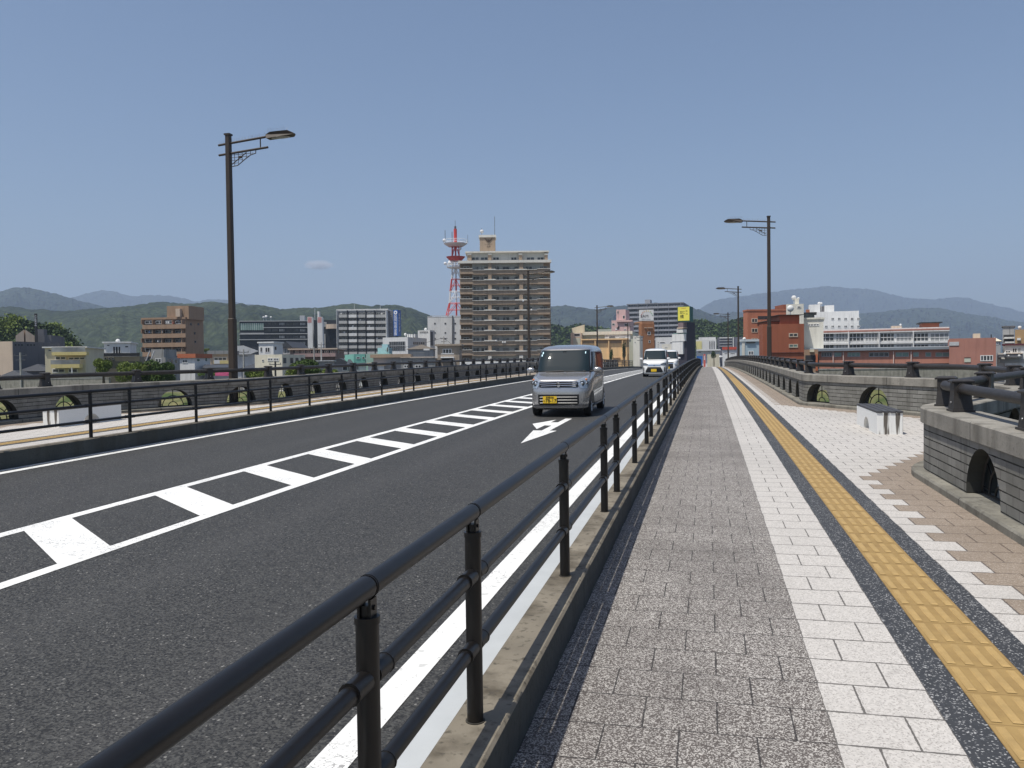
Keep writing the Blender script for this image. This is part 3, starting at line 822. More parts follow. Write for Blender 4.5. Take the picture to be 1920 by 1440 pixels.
            mb=MB(); p=front(sg*.635,.885,.014); mb.ball(p,.035,.014,.026,0,10,6); mb.build('indicator',m_org,hl,smooth=True)
        pl=empty('number_plate',front(-.20,.42,.045)); pl.parent=root
        mb=MB(); mb.box(-.165,.165,-.004,.004,-.083,.083); mb.build('plate_board',m_ylw,pl)
        text('宮崎580',.055,Matrix.Translation((0,-.008,.05))@FM,m_ink,pl,'plate_lettering')
        text('78-17',.118,Matrix.Translation((.025,-.008,-.025))@FM,m_ink,pl,'plate_lettering',xs=.98)
        text('わ',.04,Matrix.Translation((-.135,-.008,-.025))@FM,m_ink,pl,'plate_lettering')
        m_st=pm('windscreen_sticker',(.5,.75,.85),.5,.05,9)
        for x,z in ((.50,1.50),(-.53,1.50),(-.55,1.44)):
            p=front(x,z,.010); q=front(x,z+.05,.010); mb=MB(); mb.face([(p.x-.03,p.y,p.z),(p.x+.03,p.y,p.z),(q.x+.03,q.y,q.z),(q.x-.03,q.y,q.z)]); mb.build('sticker',m_st,ws)
    elif style=='white1':
        gw=lambda z:(.36+.24*(z-.60)/-.30 if z<.60 else .36) if z<.36 else .50-.40*max(0,(z-.42))
        g2=lambda z: .52-.55*max(0,z-.36) - .6*max(0,.33-z)
        fpatch('grille',m_blk,.27,.60,lambda z:-g2(z),lambda z:g2(z),.008)
        fpatch('chrome_bar',m_chrome,.70,.75,lambda z:-.36,lambda z:.36,.012,nz=2)
        fpatch('chrome_bar',m_chrome,.66,.685,lambda z:-.40,lambda z:.40,.010,nz=2)
        fpatch('bumper_lip',paint,.19,.25,-.62,.62,.035,nz=2)
        e=MB(); e.ball(front(0,.72,.03),.05,.012,.04,0,12,6); e.build('emblem',m_chrome,root,smooth=True)
        for sg in (-1,1):
            a,b=(.38,.70) if sg>0 else (-.70,-.38)
            fpatch('headlight',m_bulb,.70,.84,(lambda z:.38+max(0,z-.78)*2.4) if sg>0 else -.70,.70 if sg>0 else (lambda z:-.38-max(0,z-.78)*2.4),.010)
            fpatch('headlight_strip',m_hl,.745,.775,a+.04*(sg>0),b-.04*(sg<0),.014,nz=2)
            fpatch('bumper_corner_vent',m_blk,.32,.58,(lambda z:.60) if sg>0 else (lambda z:-.655),(lambda z:.655) if sg>0 else (lambda z:-.60),.008,nx=3)
        mb=MB(); p=front(-.02,.40,.035); mb.box(p.x-.165,p.x+.165,p.y-.004,p.y+.004,.32,.485); mb.build('number_plate',m_ylw,root)
    elif style=='white2':
        fpatch('grille',m_blk,.34,.68,-.40,.40,.008); fpatch('bonnet_trim',m_blk,.74,.80,-.42,.42,.008,nz=2)
        fpatch('chrome_bar',m_chrome,.69,.72,-.42,.42,.012,nz=2)
        for sg in (-1,1):
            mb=MB(); mb.ball(front(sg*.56,.62,0.0),.12,.04,.12,0,14,8); mb.build('headlight',m_hl,root,smooth=True)
        mb=MB(); p=front(-.02,.40,.035); mb.box(p.x-.165,p.x+.165,p.y-.004,p.y+.004,.30,.465); mb.build('number_plate',m_ylw,root)
    return root
def road_z(x,y): return deck(y)+zoff(x)
van((-3.62,20.35,road_z(-3.6,20.5)),0,'silver boxy kei van driving towards the viewer in the near lane',m_silver,'silver')
van((-3.32,53.6,road_z(-3.3,54)),0,'white boxy kei van with a big black grille, first behind the silver van',m_wpaint,'white1')
van((-3.06,66.5,road_z(-3.0,66)),0,'white boxy van half hidden behind the other white van',m_wpaint,'white2')
van((2.6,262,-4.5),R_(8),'small blue car parked at the street end beyond the bridge crest',m_bpaint,'x',cat='car',k=1.15,detail=False)
van((5.6,268,-4.5),R_(-4),'small white car parked at the street end beyond the bridge crest',m_wpaint,'x',cat='car',k=1.15,detail=False)
# ================================================================== TOWN
GZ=-4.5
RH=Vector((math.cos(YAW),math.sin(YAW),0)); FH=Vector((-math.sin(YAW),math.cos(YAW),0))
def raypx(px,py=690): return CF+CR*((px-960)/F)-CU*((py-720)/F)
def wm(name,c,var=.07,rough=.85,stain=.25,vs=.25): return pm(name,c,rough,var,vs,stain=stain)
W_wht=wm('white_render',(.66,.66,.65)); W_cream=wm('cream_render',(.60,.55,.42)); W_grey=wm('grey_render',(.33,.33,.33)); W_dkgrey=wm('dark_grey_render',(.13,.13,.14))
W_tan=wm('tan_tile_cladding',(.35,.265,.19),.05); W_brown=wm('brown_tile_cladding',(.31,.21,.14),.05); W_beige=wm('beige_render',(.52,.42,.33))
W_red=wm('red_brick_cladding',(.30,.095,.05),.08); W_red2=wm('orange_brick_cladding',(.40,.15,.085),.07); W_pink=wm('pink_render',(.62,.42,.40)); W_salm=wm('salmon_brick_cladding',(.36,.17,.13),.08)
W_orange=wm('apricot_render',(.80,.54,.28)); W_black=wm('black_glass_cladding',(.025,.028,.034),.2,.25,0); W_lblue=wm('pale_blue_render',(.36,.46,.52)); W_teal=wm('turquoise_render',(.20,.48,.40))
W_yel=wm('pale_yellow_render',(.68,.56,.25)); W_pgrn=wm('pale_green_render',(.46,.48,.40)); W_conc=wm('raw_concrete',(.28,.28,.27),.15,.9,.6)
W_dk=wm('dark_trim_and_shade',(.03,.03,.032)); W_tile=pm('dark_roof_tile',(.045,.048,.055),.55,.2,3,bump=.3,bs=3); W_orf=wm('orange_roof_sheet',(.42,.13,.06)); W_rust=wm('red_roof_sheet',(.20,.05,.04)); W_met=pm('pale_roof_sheet',(.60,.62,.63),.4,.06,.4)  # W_dk: dark trim, also the shade colour of the balcony recess sheets
def _gl(name,c,c2):
    a=N(name); a.col(a.ramp(a.noise(.45,2),.4,.6,c,c2)); return a.set(.12,0,.6)
G_=_gl('window_glass',(.018,.022,.027),(.07,.08,.09)); G_grn=_gl('green_glass',(.13,.22,.20),(.19,.30,.27)); G_lit=_gl('curtained_glass',(.18,.19,.20),(.35,.36,.36))
W_rail=pm('balcony_rail',(.45,.46,.47),.4,.1,4)
class B:
    def __init__(s,name,label,mat,xl,xr,yt,D,ang=0,depth=12,zb=GZ,cat='building',group=None,part='wall',top=True,xs=None,drop=0):
        s.D=D; a=R_(ang)+math.atan(((xl+xr)/2-960)/F)
        s.eu=RH*math.cos(a)-FH*math.sin(a); s.ev=FH*math.cos(a)+RH*math.sin(a)
        cx=xr if ang>=0 else xl; ox=xl if ang>=0 else xr
        P=at(cx,yt,D); s.zt=P.z-drop
        r=raypx(ox,yt); A=Vector((P.x,P.y))
        # intersect ray (r.xy*t) with line A - w*eu
        det=r.x*(-s.eu.y)-r.y*(-s.eu.x)
        # r*t + w*eu*sgn2 = A
        e=s.eu*(1 if ang>=0 else -1)
        det=r.x*e.y-r.y*e.x; t=(A.x*e.y-A.y*e.x)/det; w_=(r.x*A.y-r.y*A.x)/det
        s.w=abs(w_)
        Q=Vector((r.x*t,r.y*t)); L=Q if ang>=0 else A
        s.o=Vector((L.x,L.y,zb)); s.h=s.zt-zb; s.depth=depth
        if xs is not None:      # depth from the pixel where the side face ends
            r=raypx(xs,yt); c=(s.o+s.eu*s.w) if ang>=0 else s.o
            det=r.x*(-s.ev.y)+r.y*s.ev.x; t=(c.x*(-s.ev.y)+c.y*s.ev.x)/det; q=Vector((r.x*t,r.y*t,0)); s.depth=max(2,abs((q-Vector((c.x,c.y,0))).dot(s.ev)))
        s.side=1 if ang>=0 else -1
        s.root=empty(name,s.o,math.atan2(s.eu.y,s.eu.x),label,cat,group)
        s.mat=mat
        if top: s.bx(part,0,s.w,0,s.depth,0,s.h,mat)
    def bx(s,name,x0,x1,y0,y1,z0,z1,mat,par=None):
        mb=MB(); mb.box(x0,x1,y0,y1,z0,z1); return mb.build(name,mat,par or s.root)
    def f(s,px,py,v=0):            # pixel -> (x,z) on the plane y=v of the front
        r=raypx(px,py); n=s.ev; p0=s.o+s.ev*v; t=p0.dot(n)/r.dot(n); q=r*t-s.o; return q.dot(s.eu),q.z
    def zz(s,x0,y0,x1,y1,v):
        xm=(x0+x1)/2; return (s.f(x0,y0,v)[0],s.f(xm,y0,v)[1]),(s.f(x1,y1,v)[0],s.f(xm,y1,v)[1])
    def g(s,px,py):                # pixel -> (y,z) on the visible side face
        c=s.o+s.eu*(s.w if s.side>0 else 0); r=raypx(px,py); t=c.dot(s.eu)/r.dot(s.eu); q=r*t-s.o; return q.dot(s.ev),q.z
    def rect(s,name,x0,y0,x1,y1,mat,t=.12,v=0,back=0,par=None):
        a,b=s.zz(x0,y0,x1,y1,v); return s.bx(name,min(a[0],b[0]),max(a[0],b[0]),v-t,v+back+.001,min(a[1],b[1]),max(a[1],b[1]),mat,par)
    def win(s,x0,y0,x1,y1,mat=None,frame=None,t=.07,n=1,name='window',v=0):
        a,b=s.zz(x0,y0,x1,y1,v); X0,X1=sorted((a[0],b[0])); Z0,Z1=sorted((a[1],b[1])); m=MB(); fw=min(.12,(X1-X0)*.12)
        m.box(X0,X1,v-t,v-.002,Z0,Z0+fw,1); m.box(X0,X1,v-t,v-.002,Z1-fw,Z1,1)
        for k in range(n+1):
            c=X0+(X1-X0)*k/n; c=min(max(c,X0+fw/2),X1-fw/2); m.box(c-fw/2,c+fw/2,v-t,v-.003,Z0+fw,Z1-fw,1)
        for k in range(n):
            m.box(X0+(X1-X0)*k/n+fw*.5,X0+(X1-X0)*(k+1)/n-fw*.5,v-.03,v-.001,Z0+fw,Z1-fw,0)
        return m.build(name,[mat or G_,frame or W_wht],s.root)
    def wins(s,x0,y0,x1,y1,nx,ny,fx=.6,fy=.5,**k):
        for j in range(ny):
            for i in range(nx):
                cx=x0+(x1-x0)*(i+.5)/nx; cy=y0+(y1-y0)*(j+.5)/ny; hx=(x1-x0)/nx*fx/2; hy=(y1-y0)/ny*fy/2
                s.win(cx-hx,cy-hy,cx+hx,cy+hy,**k)
    def swin(s,x0,y0,x1,y1,mat=None):
        a,b=s.g(x0,y0),s.g(x1,y1); Y0_,Y1_=sorted((a[0],b[0])); Z0,Z1=sorted((a[1],b[1])); xx=s.w if s.side>0 else 0
        s.bx('window',xx-.01 if s.side>0 else -.05,xx+.05 if s.side>0 else .01,Y0_,Y1_,Z0,Z1,mat or G_)
    def balc(s,x0,y0,x1,y1,mat,proj=1.3,th=.15,name='balcony',floor=True):
        v=-proj; a,b=s.zz(x0,y0,x1,y1,v); X0,X1=sorted((a[0],b[0])); Z0,Z1=sorted((a[1],b[1])); m=MB()
        m.box(X0,X1,v,v+th,Z0,Z1); m.box(X0,X0+th,v+th,0,Z0,Z1); m.box(X1-th,X1,v+th,0,Z0,Z1)
        if floor: m.box(X0+th,X1-th,v+th,0,Z0,Z0+.15)
        return m.build(name,mat,s.root)
    def cap(s,mat=None,o=.15,h=.25,name='roof_edge'): return s.bx(name,-o,s.w+o,-o,s.depth+o,s.h,s.h+h,mat or s.mat)
    def gable(s,mat,rise,o=.4,axis='x',name='roof'):
        m=MB(); w_,d,h=s.w,s.depth,s.h+.002
        if axis=='y': m.prism([(-o,h),(w_+o,h),(w_+o,h+.12),(w_/2,h+rise),(-o,h+.12)],-o,d+o)
        else:
            T=Matrix(((0,1,0,0),(1,0,0,0),(0,0,1,0),(0,0,0,1))); m.prism([(-o,h),(d+o,h),(d+o,h+.12),(d/2,h+rise),(-o,h+.12)][::-1],-o,w_+o,0,T)
        return m.build(name,mat,s.root)
    def hip(s,mat,rise,o=.5,name='roof'):
        m=MB(); w_,d,h=s.w,s.depth,s.h+.002; r=min(w_,d)/2
        b=[Vector(p) for p in ((-o,-o,h),(w_+o,-o,h),(w_+o,d+o,h),(-o,d+o,h))]
        if w_>=d: t=[Vector((r,d/2,h+rise)),Vector((w_-r,d/2,h+rise))]; fs=[[b[0],b[1],t[1],t[0]],[b[1],b[2],t[1]],[b[2],b[3],t[0],t[1]],[b[3],b[0],t[0]]]
        else: t=[Vector((w_/2,r,h+rise)),Vector((w_/2,d-r,h+rise))]; fs=[[b[0],b[1],t[0]],[b[1],b[2],t[1],t[0]],[b[2],b[3],t[1]],[b[3],b[0],t[0],t[1]]]
        for q in fs: m.face(q)
        m.face(b[::-1]); return m.build(name,mat,s.root)
    def up(s,px,name_mat,x0,x1,yt,y0=None,v=1.0,d=4,name='rooftop_box',mat=None):
        a,b=s.f(x0,yt,v),s.f(x1,yt,v); return s.bx(name,a[0],b[0],v,v+d,s.h,max(a[1],s.h+.3),mat or s.mat)
    def dish(s,px,py,r,v=1,mat=None,name='satellite_dish'):
        a=s.f(px,py,v); m=MB(); m.ball((a[0],v,a[1]),r,r*.6,r,0,12,8); m.tube([(a[0],v,min(s.h,a[1]-r)),(a[0],v,a[1])],.05,6); return m.build(name,mat or W_wht,s.root,smooth=True)
    def pole(s,px,y0,y1,r=.08,v=1,mat=None,name='antenna'):
        a,b=s.f(px,y0,v),s.f(px,y1,v); m=MB(); m.tube([(b[0],v,b[1]),(a[0],v,a[1])],r,6); return m.build(name,mat or W_rail,s.root)
    def txt(s,body,px,py,hpx,mat,v=-.15,xs=1,name='sign_lettering',par=None):
        a=s.f(px,py,v); return text(body,hpx/F*s.D*1.05,Matrix.Translation((a[0],v,a[1]))@FM,mat,par or s.root,name,.006,xs=xs)
# ---------- far left
b=B('hall_building','beige and dark grey hall with a split gabled tower at the far left',W_dkgrey,-70,24,640,150,ang=42,xs=112)
b.bx('front_cladding',0,b.w,-.15,0,0,b.h,W_beige); 
for x in (29,35,41,52,58,64): b.swin(x-1.3,645.3,x+1.3,648.3,W_dk)
h=empty('gabled_tower',b.o,0); 
t=B('gabled_tower','pink split-gable tower above the dark grey hall',W_beige,29.5,65,618,188,ang=3,depth=6,top=False); bpy.data.objects.remove(h)
t.root.name='hall_tower'; hz=t.f(47,640)[1]-.5
for a0,a1,pk in ((29.5,45.2,1),(48.0,65,0)):
    X0,X1=t.f(a0,640)[0],t.f(a1,640)[0]; zE=t.f(30,629.5)[1]; zP=t.f(46,618)[1]; m=MB()
    m.prism([(X0,hz-9),(X1,hz-9),(X1,zP if pk else zE),(X0,zE if pk else zP)],0,6); m.build('gable_half',W_beige,t.root)
m=MB(); m.box(t.f(45.2,0)[0],t.f(48,0)[0],1,5,hz-9,t.f(46,630)[1]); m.build('tower_link',W_dkgrey,t.root)
b=B('hall_annex','dark grey flat-roofed wing behind the pink split-gable tower',W_dkgrey,66,96,628,186,ang=12,depth=14)
b.up(0,0,70,82,617,v=3,d=3,mat=W_dkgrey)
b=B('pole_sign','tall black vertical sign with white characters at the far left',W_dk,64.2,69,588,184,ang=10,depth=.5,zb=3.0,part='sign_board',cat='sign')
b.txt('の\nび\n延\n岡\n中\n央',66.6,601.5,3.4,m_wht,v=-.08)
b.bx('post',b.w/2-.15,b.w/2+.15,.1,.4,-7.4,0,W_grey)
b=B('balcony_house','cream house with two yellow-banded balconies at the far left',W_cream,84,160,652,125,ang=14,depth=12)
b.cap(W_wht,.3,.2); b.win(90,655,97,659); b.balc(97,660,162,666,W_yel,1.6); b.win(103,668,124,675,n=2); b.win(128,669,160,675,n=3)
b.balc(95,683,149,690,W_yel,2.2); b.rect('balcony_rail',97,651,160,660,G_lit,.05,-1.5); b.rect('balcony_rail',95,675,150,683,G_lit,.05,-2.1)
b.win(98,691,122,699,n=2); b.win(128,691,146,699); b.rect('balcony_column',134,689,136.5,705,W_wht,.2,-2)
b=B('flat_house','white flat-roofed house with a dark glazed stair and a round dome',W_wht,195,243,643,160,ang=8,depth=10,xs=None)
b.cap(W_wht,.3,.25); b.win(200,646,206,649); b.win(211,649,227,665,n=3,mat=W_dk); b.win(234,648,241,652); b.dish(221,639.5,.42,v=4,name='water_tank')
b.bx('lower_roof',-6,0,-1,8,b.h-2.3,b.h-1.8,W_cream)
b=B('brown_annex','dark olive building with a row of small vents behind the round tree',wm('olive_render',(.16,.145,.10)),160,262,668,140,ang=6,depth=10)
for i in range(5): b.win(182+i*6,664-0,185+i*6,664.01) if False else b.win(182+i*7,670,185.5+i*7,674,mat=W_dk)
b.rect('fence_band',180,662,262,668,W_dk,.1,-.2)
hs=[(-40,22,676,165,'grey hip-roofed house at the lower far left',W_cream,1.3),(6,40,694,140,'small dark-roofed house peeking over the left rail',W_wht,.9),(36,94,682,150,'dark-roofed house with a white gutter beside the balcony house',W_dkgrey,1.3)]
for xl,xr,yt,D,lb,mt,ri in hs:
    q=B('small_house',lb,mt,xl,xr,yt,D,ang=10,depth=9,cat='house',group='small houses behind the left parapet',drop=ri); q.hip(W_tile,ri,o=.4); q.win(xl+5,yt+15,xl+14,yt+19,n=2)
b=B('concrete_shed','grey sheet-roofed shed in front of the dark hall',W_grey,100,150,683,128,ang=10,depth=8) if False else None
# ---------- brown six-storey apartments
b=B('brown_apartment','brown six-storey apartment block with long balconies on the left',W_brown,266.5,347,598,215,ang=30,xs=381)
b.cap(W_brown,.2,.5)
m_cl=[wm('white_cloth',(.7,.7,.7)),wm('red_cloth',(.4,.08,.07)),wm('blue_cloth',(.12,.2,.4))]
for k,(x,y,c) in enumerate(((313,605,0),(316,605,0),(324,606,1),(304,622.5,0),(296,640,0),(280,623,2))): b.rect('laundry',x-.9,y-2.6,x+.9,y+1.2,m_cl[c],.05,-1.2)
for k in range(5):
    y=608.5+k*17.1; b.rect('recess_shade',269,y-8.2,345,y,W_dk,.02); b.balc(267,y,348,y+8,W_brown,1.5)  # flat dark sheet: shade behind the balconies painted on the wall
    for x0,x1 in ((272,289),(292,306),(310,325),(329,343)): b.win(x0,y-7.2,x1,y-1,n=2,frame=W_rail,t=.1)
    for x in (270,290.5,308,327.5,345): b.rect('party_wall',x-.7,y-8.4,x+.7,y,W_brown,1.3)
x0,x1=b.f(313,590,.5)[0],b.f(354,590,.5)[0]
b.bx('penthouse',x0,x1,.5,min(b.depth-1,9),b.h,b.f(330,573.5,.5)[1],W_brown)
b.bx('tank_stand',b.f(330,590,-.4)[0],b.f(338,590,-.4)[0],-.6,.4,b.h+.6,b.f(330,579,-.4)[1],W_beige)
for x,y in ((365,625),(366,641),(358,608),(372,608)): b.swin(x-1.6,y-2.2,x+1.6,y+2.2)
b=B('concrete_block','stained grey concrete building with an outside stair, below the brown apartments',W_conc,283,310,670,165,ang=24,xs=337)
b.up(0,0,283,307,655,v=.4,d=6,mat=W_conc); b.win(291,672,303,681,n=2)
for x in (315,322,330): b.swin(x-1.5,674,x+1.5,680)
m=MB(); a=b.f(272,682,-1.0); c=b.f(281,658,-1.0)
for dx in (0,.9): m.tube([(a[0]+dx,-1,a[1]),(c[0]+dx,-1,c[1])],.12,5)
m.build('outside_stair',W_rail,b.root)
b=B('white_house','white house with an orange sheet roof on the left',W_wht,337,365,671,150,ang=26,xs=394,cat='house'); b.bx('roof',-.3,b.w+.3,-.3,b.depth+.3,b.h,b.h+.75,W_orf); b.win(342,674,352,681,n=2); b.swin(369,673,374,677); b.swin(385,671,388,677)
b=B('beige_house','beige two-storey house with a white notice board left of the nearest lamp',W_beige,394,436,664,185,ang=6,depth=10,cat='house'); b.bx('roof',-.5,b.w+.5,-.6,10.5,b.h,b.h+.8,W_conc); b.win(401,670,425,676,n=3); b.balc(400,676,433,682,W_yel,1.2); b.rect('notice_board',401,675,412,682,W_wht,.1,-1.4)
b=B('station_canopy','white wing-shaped canopy behind the nearest lamp post',W_wht,422,480,664,240,ang=0,depth=8,cat='canopy',part='canopy_body'); 
m=MB(); X0,X1=b.f(420,660)[0],b.f(478,660)[0]; m.prism([(X0,b.h),(X1*.3,b.h+2.3),(X1*.62,b.h+2.5),(X1+1,b.h+.9),(X1*.85,b.h),(X0,b.h-.2)],-1,9); m.build('canopy_roof',W_wht,b.root)
b=B('low_house','pale grey low house with a dark roof behind the left parapet',W_grey,384,430,683,150,ang=4,depth=8,cat='house',drop=.7); b.gable(W_tile,.7); b.win(390,692,404,696,n=2); b.win(412,692,420,696)
# ---------- black office with white pylons
b=B('black_office','long black glass office building with thin pale floor bands',W_black,449,577,601,330,ang=8,depth=40)
for y in (601.5,613.5,625.5,636): b.rect('floor_band',449 if y<612 else (449 if y>614 else 494),y,577,y+1.1,W_rail,.6)
b.rect('green_glazing',451,606,495,619,G_grn,.3); 
for i in range(11): b.rect('mullion',453+i*4,606,453.7+i*4,619,W_wht,.42)
b.rect('grey_band',451,624,495,627.3,W_grey,.5)
for y in (607,619,631.5,643): 
    for i in range(6): b.win(497+i*13,y-2.5,508+i*13,y+3,mat=G_ if (i+int(y))%3 else G_lit,frame=W_dk,n=4)
b.dish(494,595,.4,v=4); b.dish(499,594,.6,v=6); b.dish(508,595,.4,v=4); b.up(0,0,562,571,591.5,v=4,d=6,mat=W_rail)
for q,(x0,x1) in enumerate(((576.2,585.4),(594.8,604.2))):
    m_chk=None
    t=B('white_pylon',('left' if q==0 else 'right')+' white stair pylon with red checked crown on the black office',W_wht,x0,x1,594,318,ang=4,depth=8,part='pylon')
    ch=wm('red_checks',(.62,.20,.16)); 
    for i in range(4):
        for j in range(4):
            xx=x0+.9+i*(x1-x0-1.8)/4; yy=595+j*2.6; t.rect('red_panel',xx,yy,xx+(x1-x0-1.8)/4-.5,yy+2.0,ch,.05)
b=B('black_office_wing','dark glazed wing with a round balcony right of the white pylons',W_black,585,631,600,335,ang=10,depth=30); b.win(606,604,612,612,mat=G_lit); b.rect('grey_panel',605,626,611,653,W_grey,.4); b.pole(590.5,578,600,.15); b.pole(598,584,594,.6,mat=W_wht,name='vent'); 
m=MB(); a=b.f(628,612,-1); m.tube([(a[0],-1,a[1]-1.0),(a[0],-1,a[1]+.8)],3.6,20); m.build('round_balcony',W_beige,b.root)
# ---------- whites around 480-570
b=B('white_villa','white cube house with arched dark windows before the black office',W_wht,485,512.5,643,190,ang=28,xs=530,cat='house'); b.cap(W_wht,.25,.3); b.win(488,651,492,660,mat=W_dk); b.win(497,651,506.5,661,n=2,mat=W_dk); b.swin(515,650,518,656)
b=B('cream_house','cream two-storey house with two wide windows behind the left parapet',wm('light_cream_render',(.66,.62,.50)),477.5,529,664.5,140,ang=30,xs=572,cat='house'); b.win(491.5,674,495,678); b.win(502,671,512,677,n=2); b.win(513,671,523,677,n=2)
for x0 in (531,544,554,564): b.swin(x0,671,x0+5.5,681)
b=B('glazed_gable','small gabled building with a tall glazed front',W_beige,529,546,640,200,ang=20,xs=575,cat='building',drop=1.6); b.gable(W_tile,1.6,axis='y'); b.win(531,653,543,664,n=4)
b=B('brown_lowrise','low brown building with one long pink balcony before the pylons',W_brown if False else wm('dull_brown_render',(.24,.17,.14)),545,629,655,200,ang=12,xs=645); b.cap(W_beige,.6,.3); b.rect('recess_shade',550,657,627,663,W_dk,.02); b.balc(551,662.5,629,669,wm('dusky_pink_render',(.36,.25,.23)),1.5)  # dark sheet on the wall paints the shade behind the long balcony
for i in range(7): b.win(553+i*11,657.5,561+i*11,662,frame=W_beige,n=2)
b.swin(633,657,636,662)
b=B('hip_house','dark hip-roofed house under the cream house',W_grey,452,512,678,175,ang=8,depth=8,cat='house',group='small houses behind the left parapet',drop=1.4); b.hip(W_tile,1.4); b.win(470,693,482,698,n=2)
# ---------- white-grey apartments
b=B('grid_apartment','pale nine-storey apartment block with a grid of grey and white balconies',W_wht,632.5,726.5,581.5,300,ang=10,xs=737)
b.rect('recess_shade',634.5,584,724,680,W_dkgrey,.02); bx=[634.5,653,671,687,703.5,724.5]  # dark grey sheet paints the shade behind the balcony grid
Wg=wm('light_grey_panel',(.42,.42,.41))
for k in range(9):
    y=590+k*11.55
    for i in range(5):
        x0,x1=bx[i]+.6,bx[i+1]-.6; b.balc(x0,y,x1,y+5.4,(W_wht if i in (1,3) and k<5 else Wg),1.2,name='balcony')
        b.win(x0+1.5,y-4.3,x0+(x1-x0)*.45,y+.5,frame=Wg,n=2,t=.1); b.win(x0+(x1-x0)*.55,y-4.3,x1-1.5,y+.5,frame=Wg,n=2,t=.1)
for x in bx[1:-1]: b.rect('party_wall',x-.6,582,x+.6,682,W_dk,1.5)
b.cap(W_wht,.3,.5); b.rect('end_wall',724.2,581,727,682,W_wht,1.6); b.rect('end_wall',632,581,634.5,682,W_wht,1.6)
for k,(x,y) in enumerate(((640,588),(676,600),(693,611.5),(716,588),(646,623),(707,634.5),(662,611.5))): b.rect('air_conditioner',x-1.4,y-1.2,x+1.4,y+1.4,W_wht,.4,-.3)
for k in range(4): b.swin(731,592+k*11.6-1.8,734,592+k*11.6+1.8)
b.bx('stair_wing',b.w,b.w+2.6,2,9,0,b.h-1,W_dkgrey) if False else None
b.pole(664.5,570,581,.08); b.pole(713,572,581,.08)
b=B('grey_stair_tower','narrow dark grey tower beside the blue vertical sign',wm('mid_grey_render',(.17,.17,.18)),728.5,738,583,302,ang=0,depth=10)
for k in range(4): b.win(731.5,590+k*11.7,734.3,593.5+k*11.7,mat=W_dk)
m_bsign=pm('blue_sign_face',(.01,.10,.38),.4,.05,3)
b=B('bank_sign','tall blue vertical bank sign with white characters',m_bsign,737.5,745.5,581,255,ang=24,xs=751.5,zb=at(740,630,255).z,cat='sign',part='sign_board')
m=MB(); a=b.f(741.6,586,-.1); m.tube([(a[0],-.12,a[1]),(a[0],-.02,a[1])],.58,20); m.build('round_emblem',m_wht,b.root)
m=MB(); m.tube([(a[0],-.14,a[1]),(a[0],-.12,a[1])],.3,4); m.build('emblem_mark',m_bsign,b.root)
for i,chh in enumerate('延岡信用金庫'): b.txt(chh,741.7,593.5+i*6.6,6.6,m_wht,v=-.06,name='sign_character')
b.bx('sign_legs',.2,b.w-.2,.3,1,-9,0,W_dkgrey)
FM2=Matrix(((0,0,1,0),(1,0,0,0),(0,1,0,0),(0,0,0,1)))
gy,gz=b.g(748.5,605); text('延\n岡\n信\n用\n金\n庫',.95,Matrix.Translation((b.w+.05,gy,gz))@FM2,m_wht,b.root,'side_lettering',.01)
b=B('white_framed_building','white box-framed building with a tall glazed front',W_wht,717.5,764.5,632,230,ang=24,xs=800)
b.rect('glazed_front',729.5,640.5,760,657.5,G_,.05)
for i in range(9): b.rect('mullion',730+i*3.6,640.5,730.7+i*3.6,657.5,W_rail,.15)
b.rect('mullion',729.5,648,760,648.8,W_rail,.16)
for i in range(6): b.swin(775+i*3.6,641+i*.1,777.3+i*3.6,646)
for x in (763,767,771,776): b.bx('roof_tank',b.f(x,630,4)[0],b.f(x+2.5,630,4)[0],4,6,b.h,b.f(x,626.5,4)[1],W_wht)
b.dish(760,627,.4,v=3)
b=B('lettered_building','white building with a line of black letters, left of the white block',W_wht,783.5,806,619,260,ang=26,xs=815); b.txt('延岡電話局',794.8,623,3.3,m_ink,v=-.1); b.swin(807,622,812,648,W_dkgrey); b.dish(798,617.5,.5,v=3)
b=B('white_block','plain white windowless-looking block with tiny square windows under the red and white mast',W_wht,801.5,864,594,270,ang=4,depth=18); WB=b
for i,x in enumerate((815.5,835,853.5)):
    for y in (606.5,624,635): b.win(x-1.6,y-1.5,x+1.6,y+1.5,mat=W_dk,frame=W_grey)
b.pole(848.5,592,660,.22,v=-.3,mat=W_dkgrey,name='drain_pipe'); b.rect('roof_rail',806,591.5,862,592.1,W_grey,.1,2); b.cap(W_wht,.05,.2)
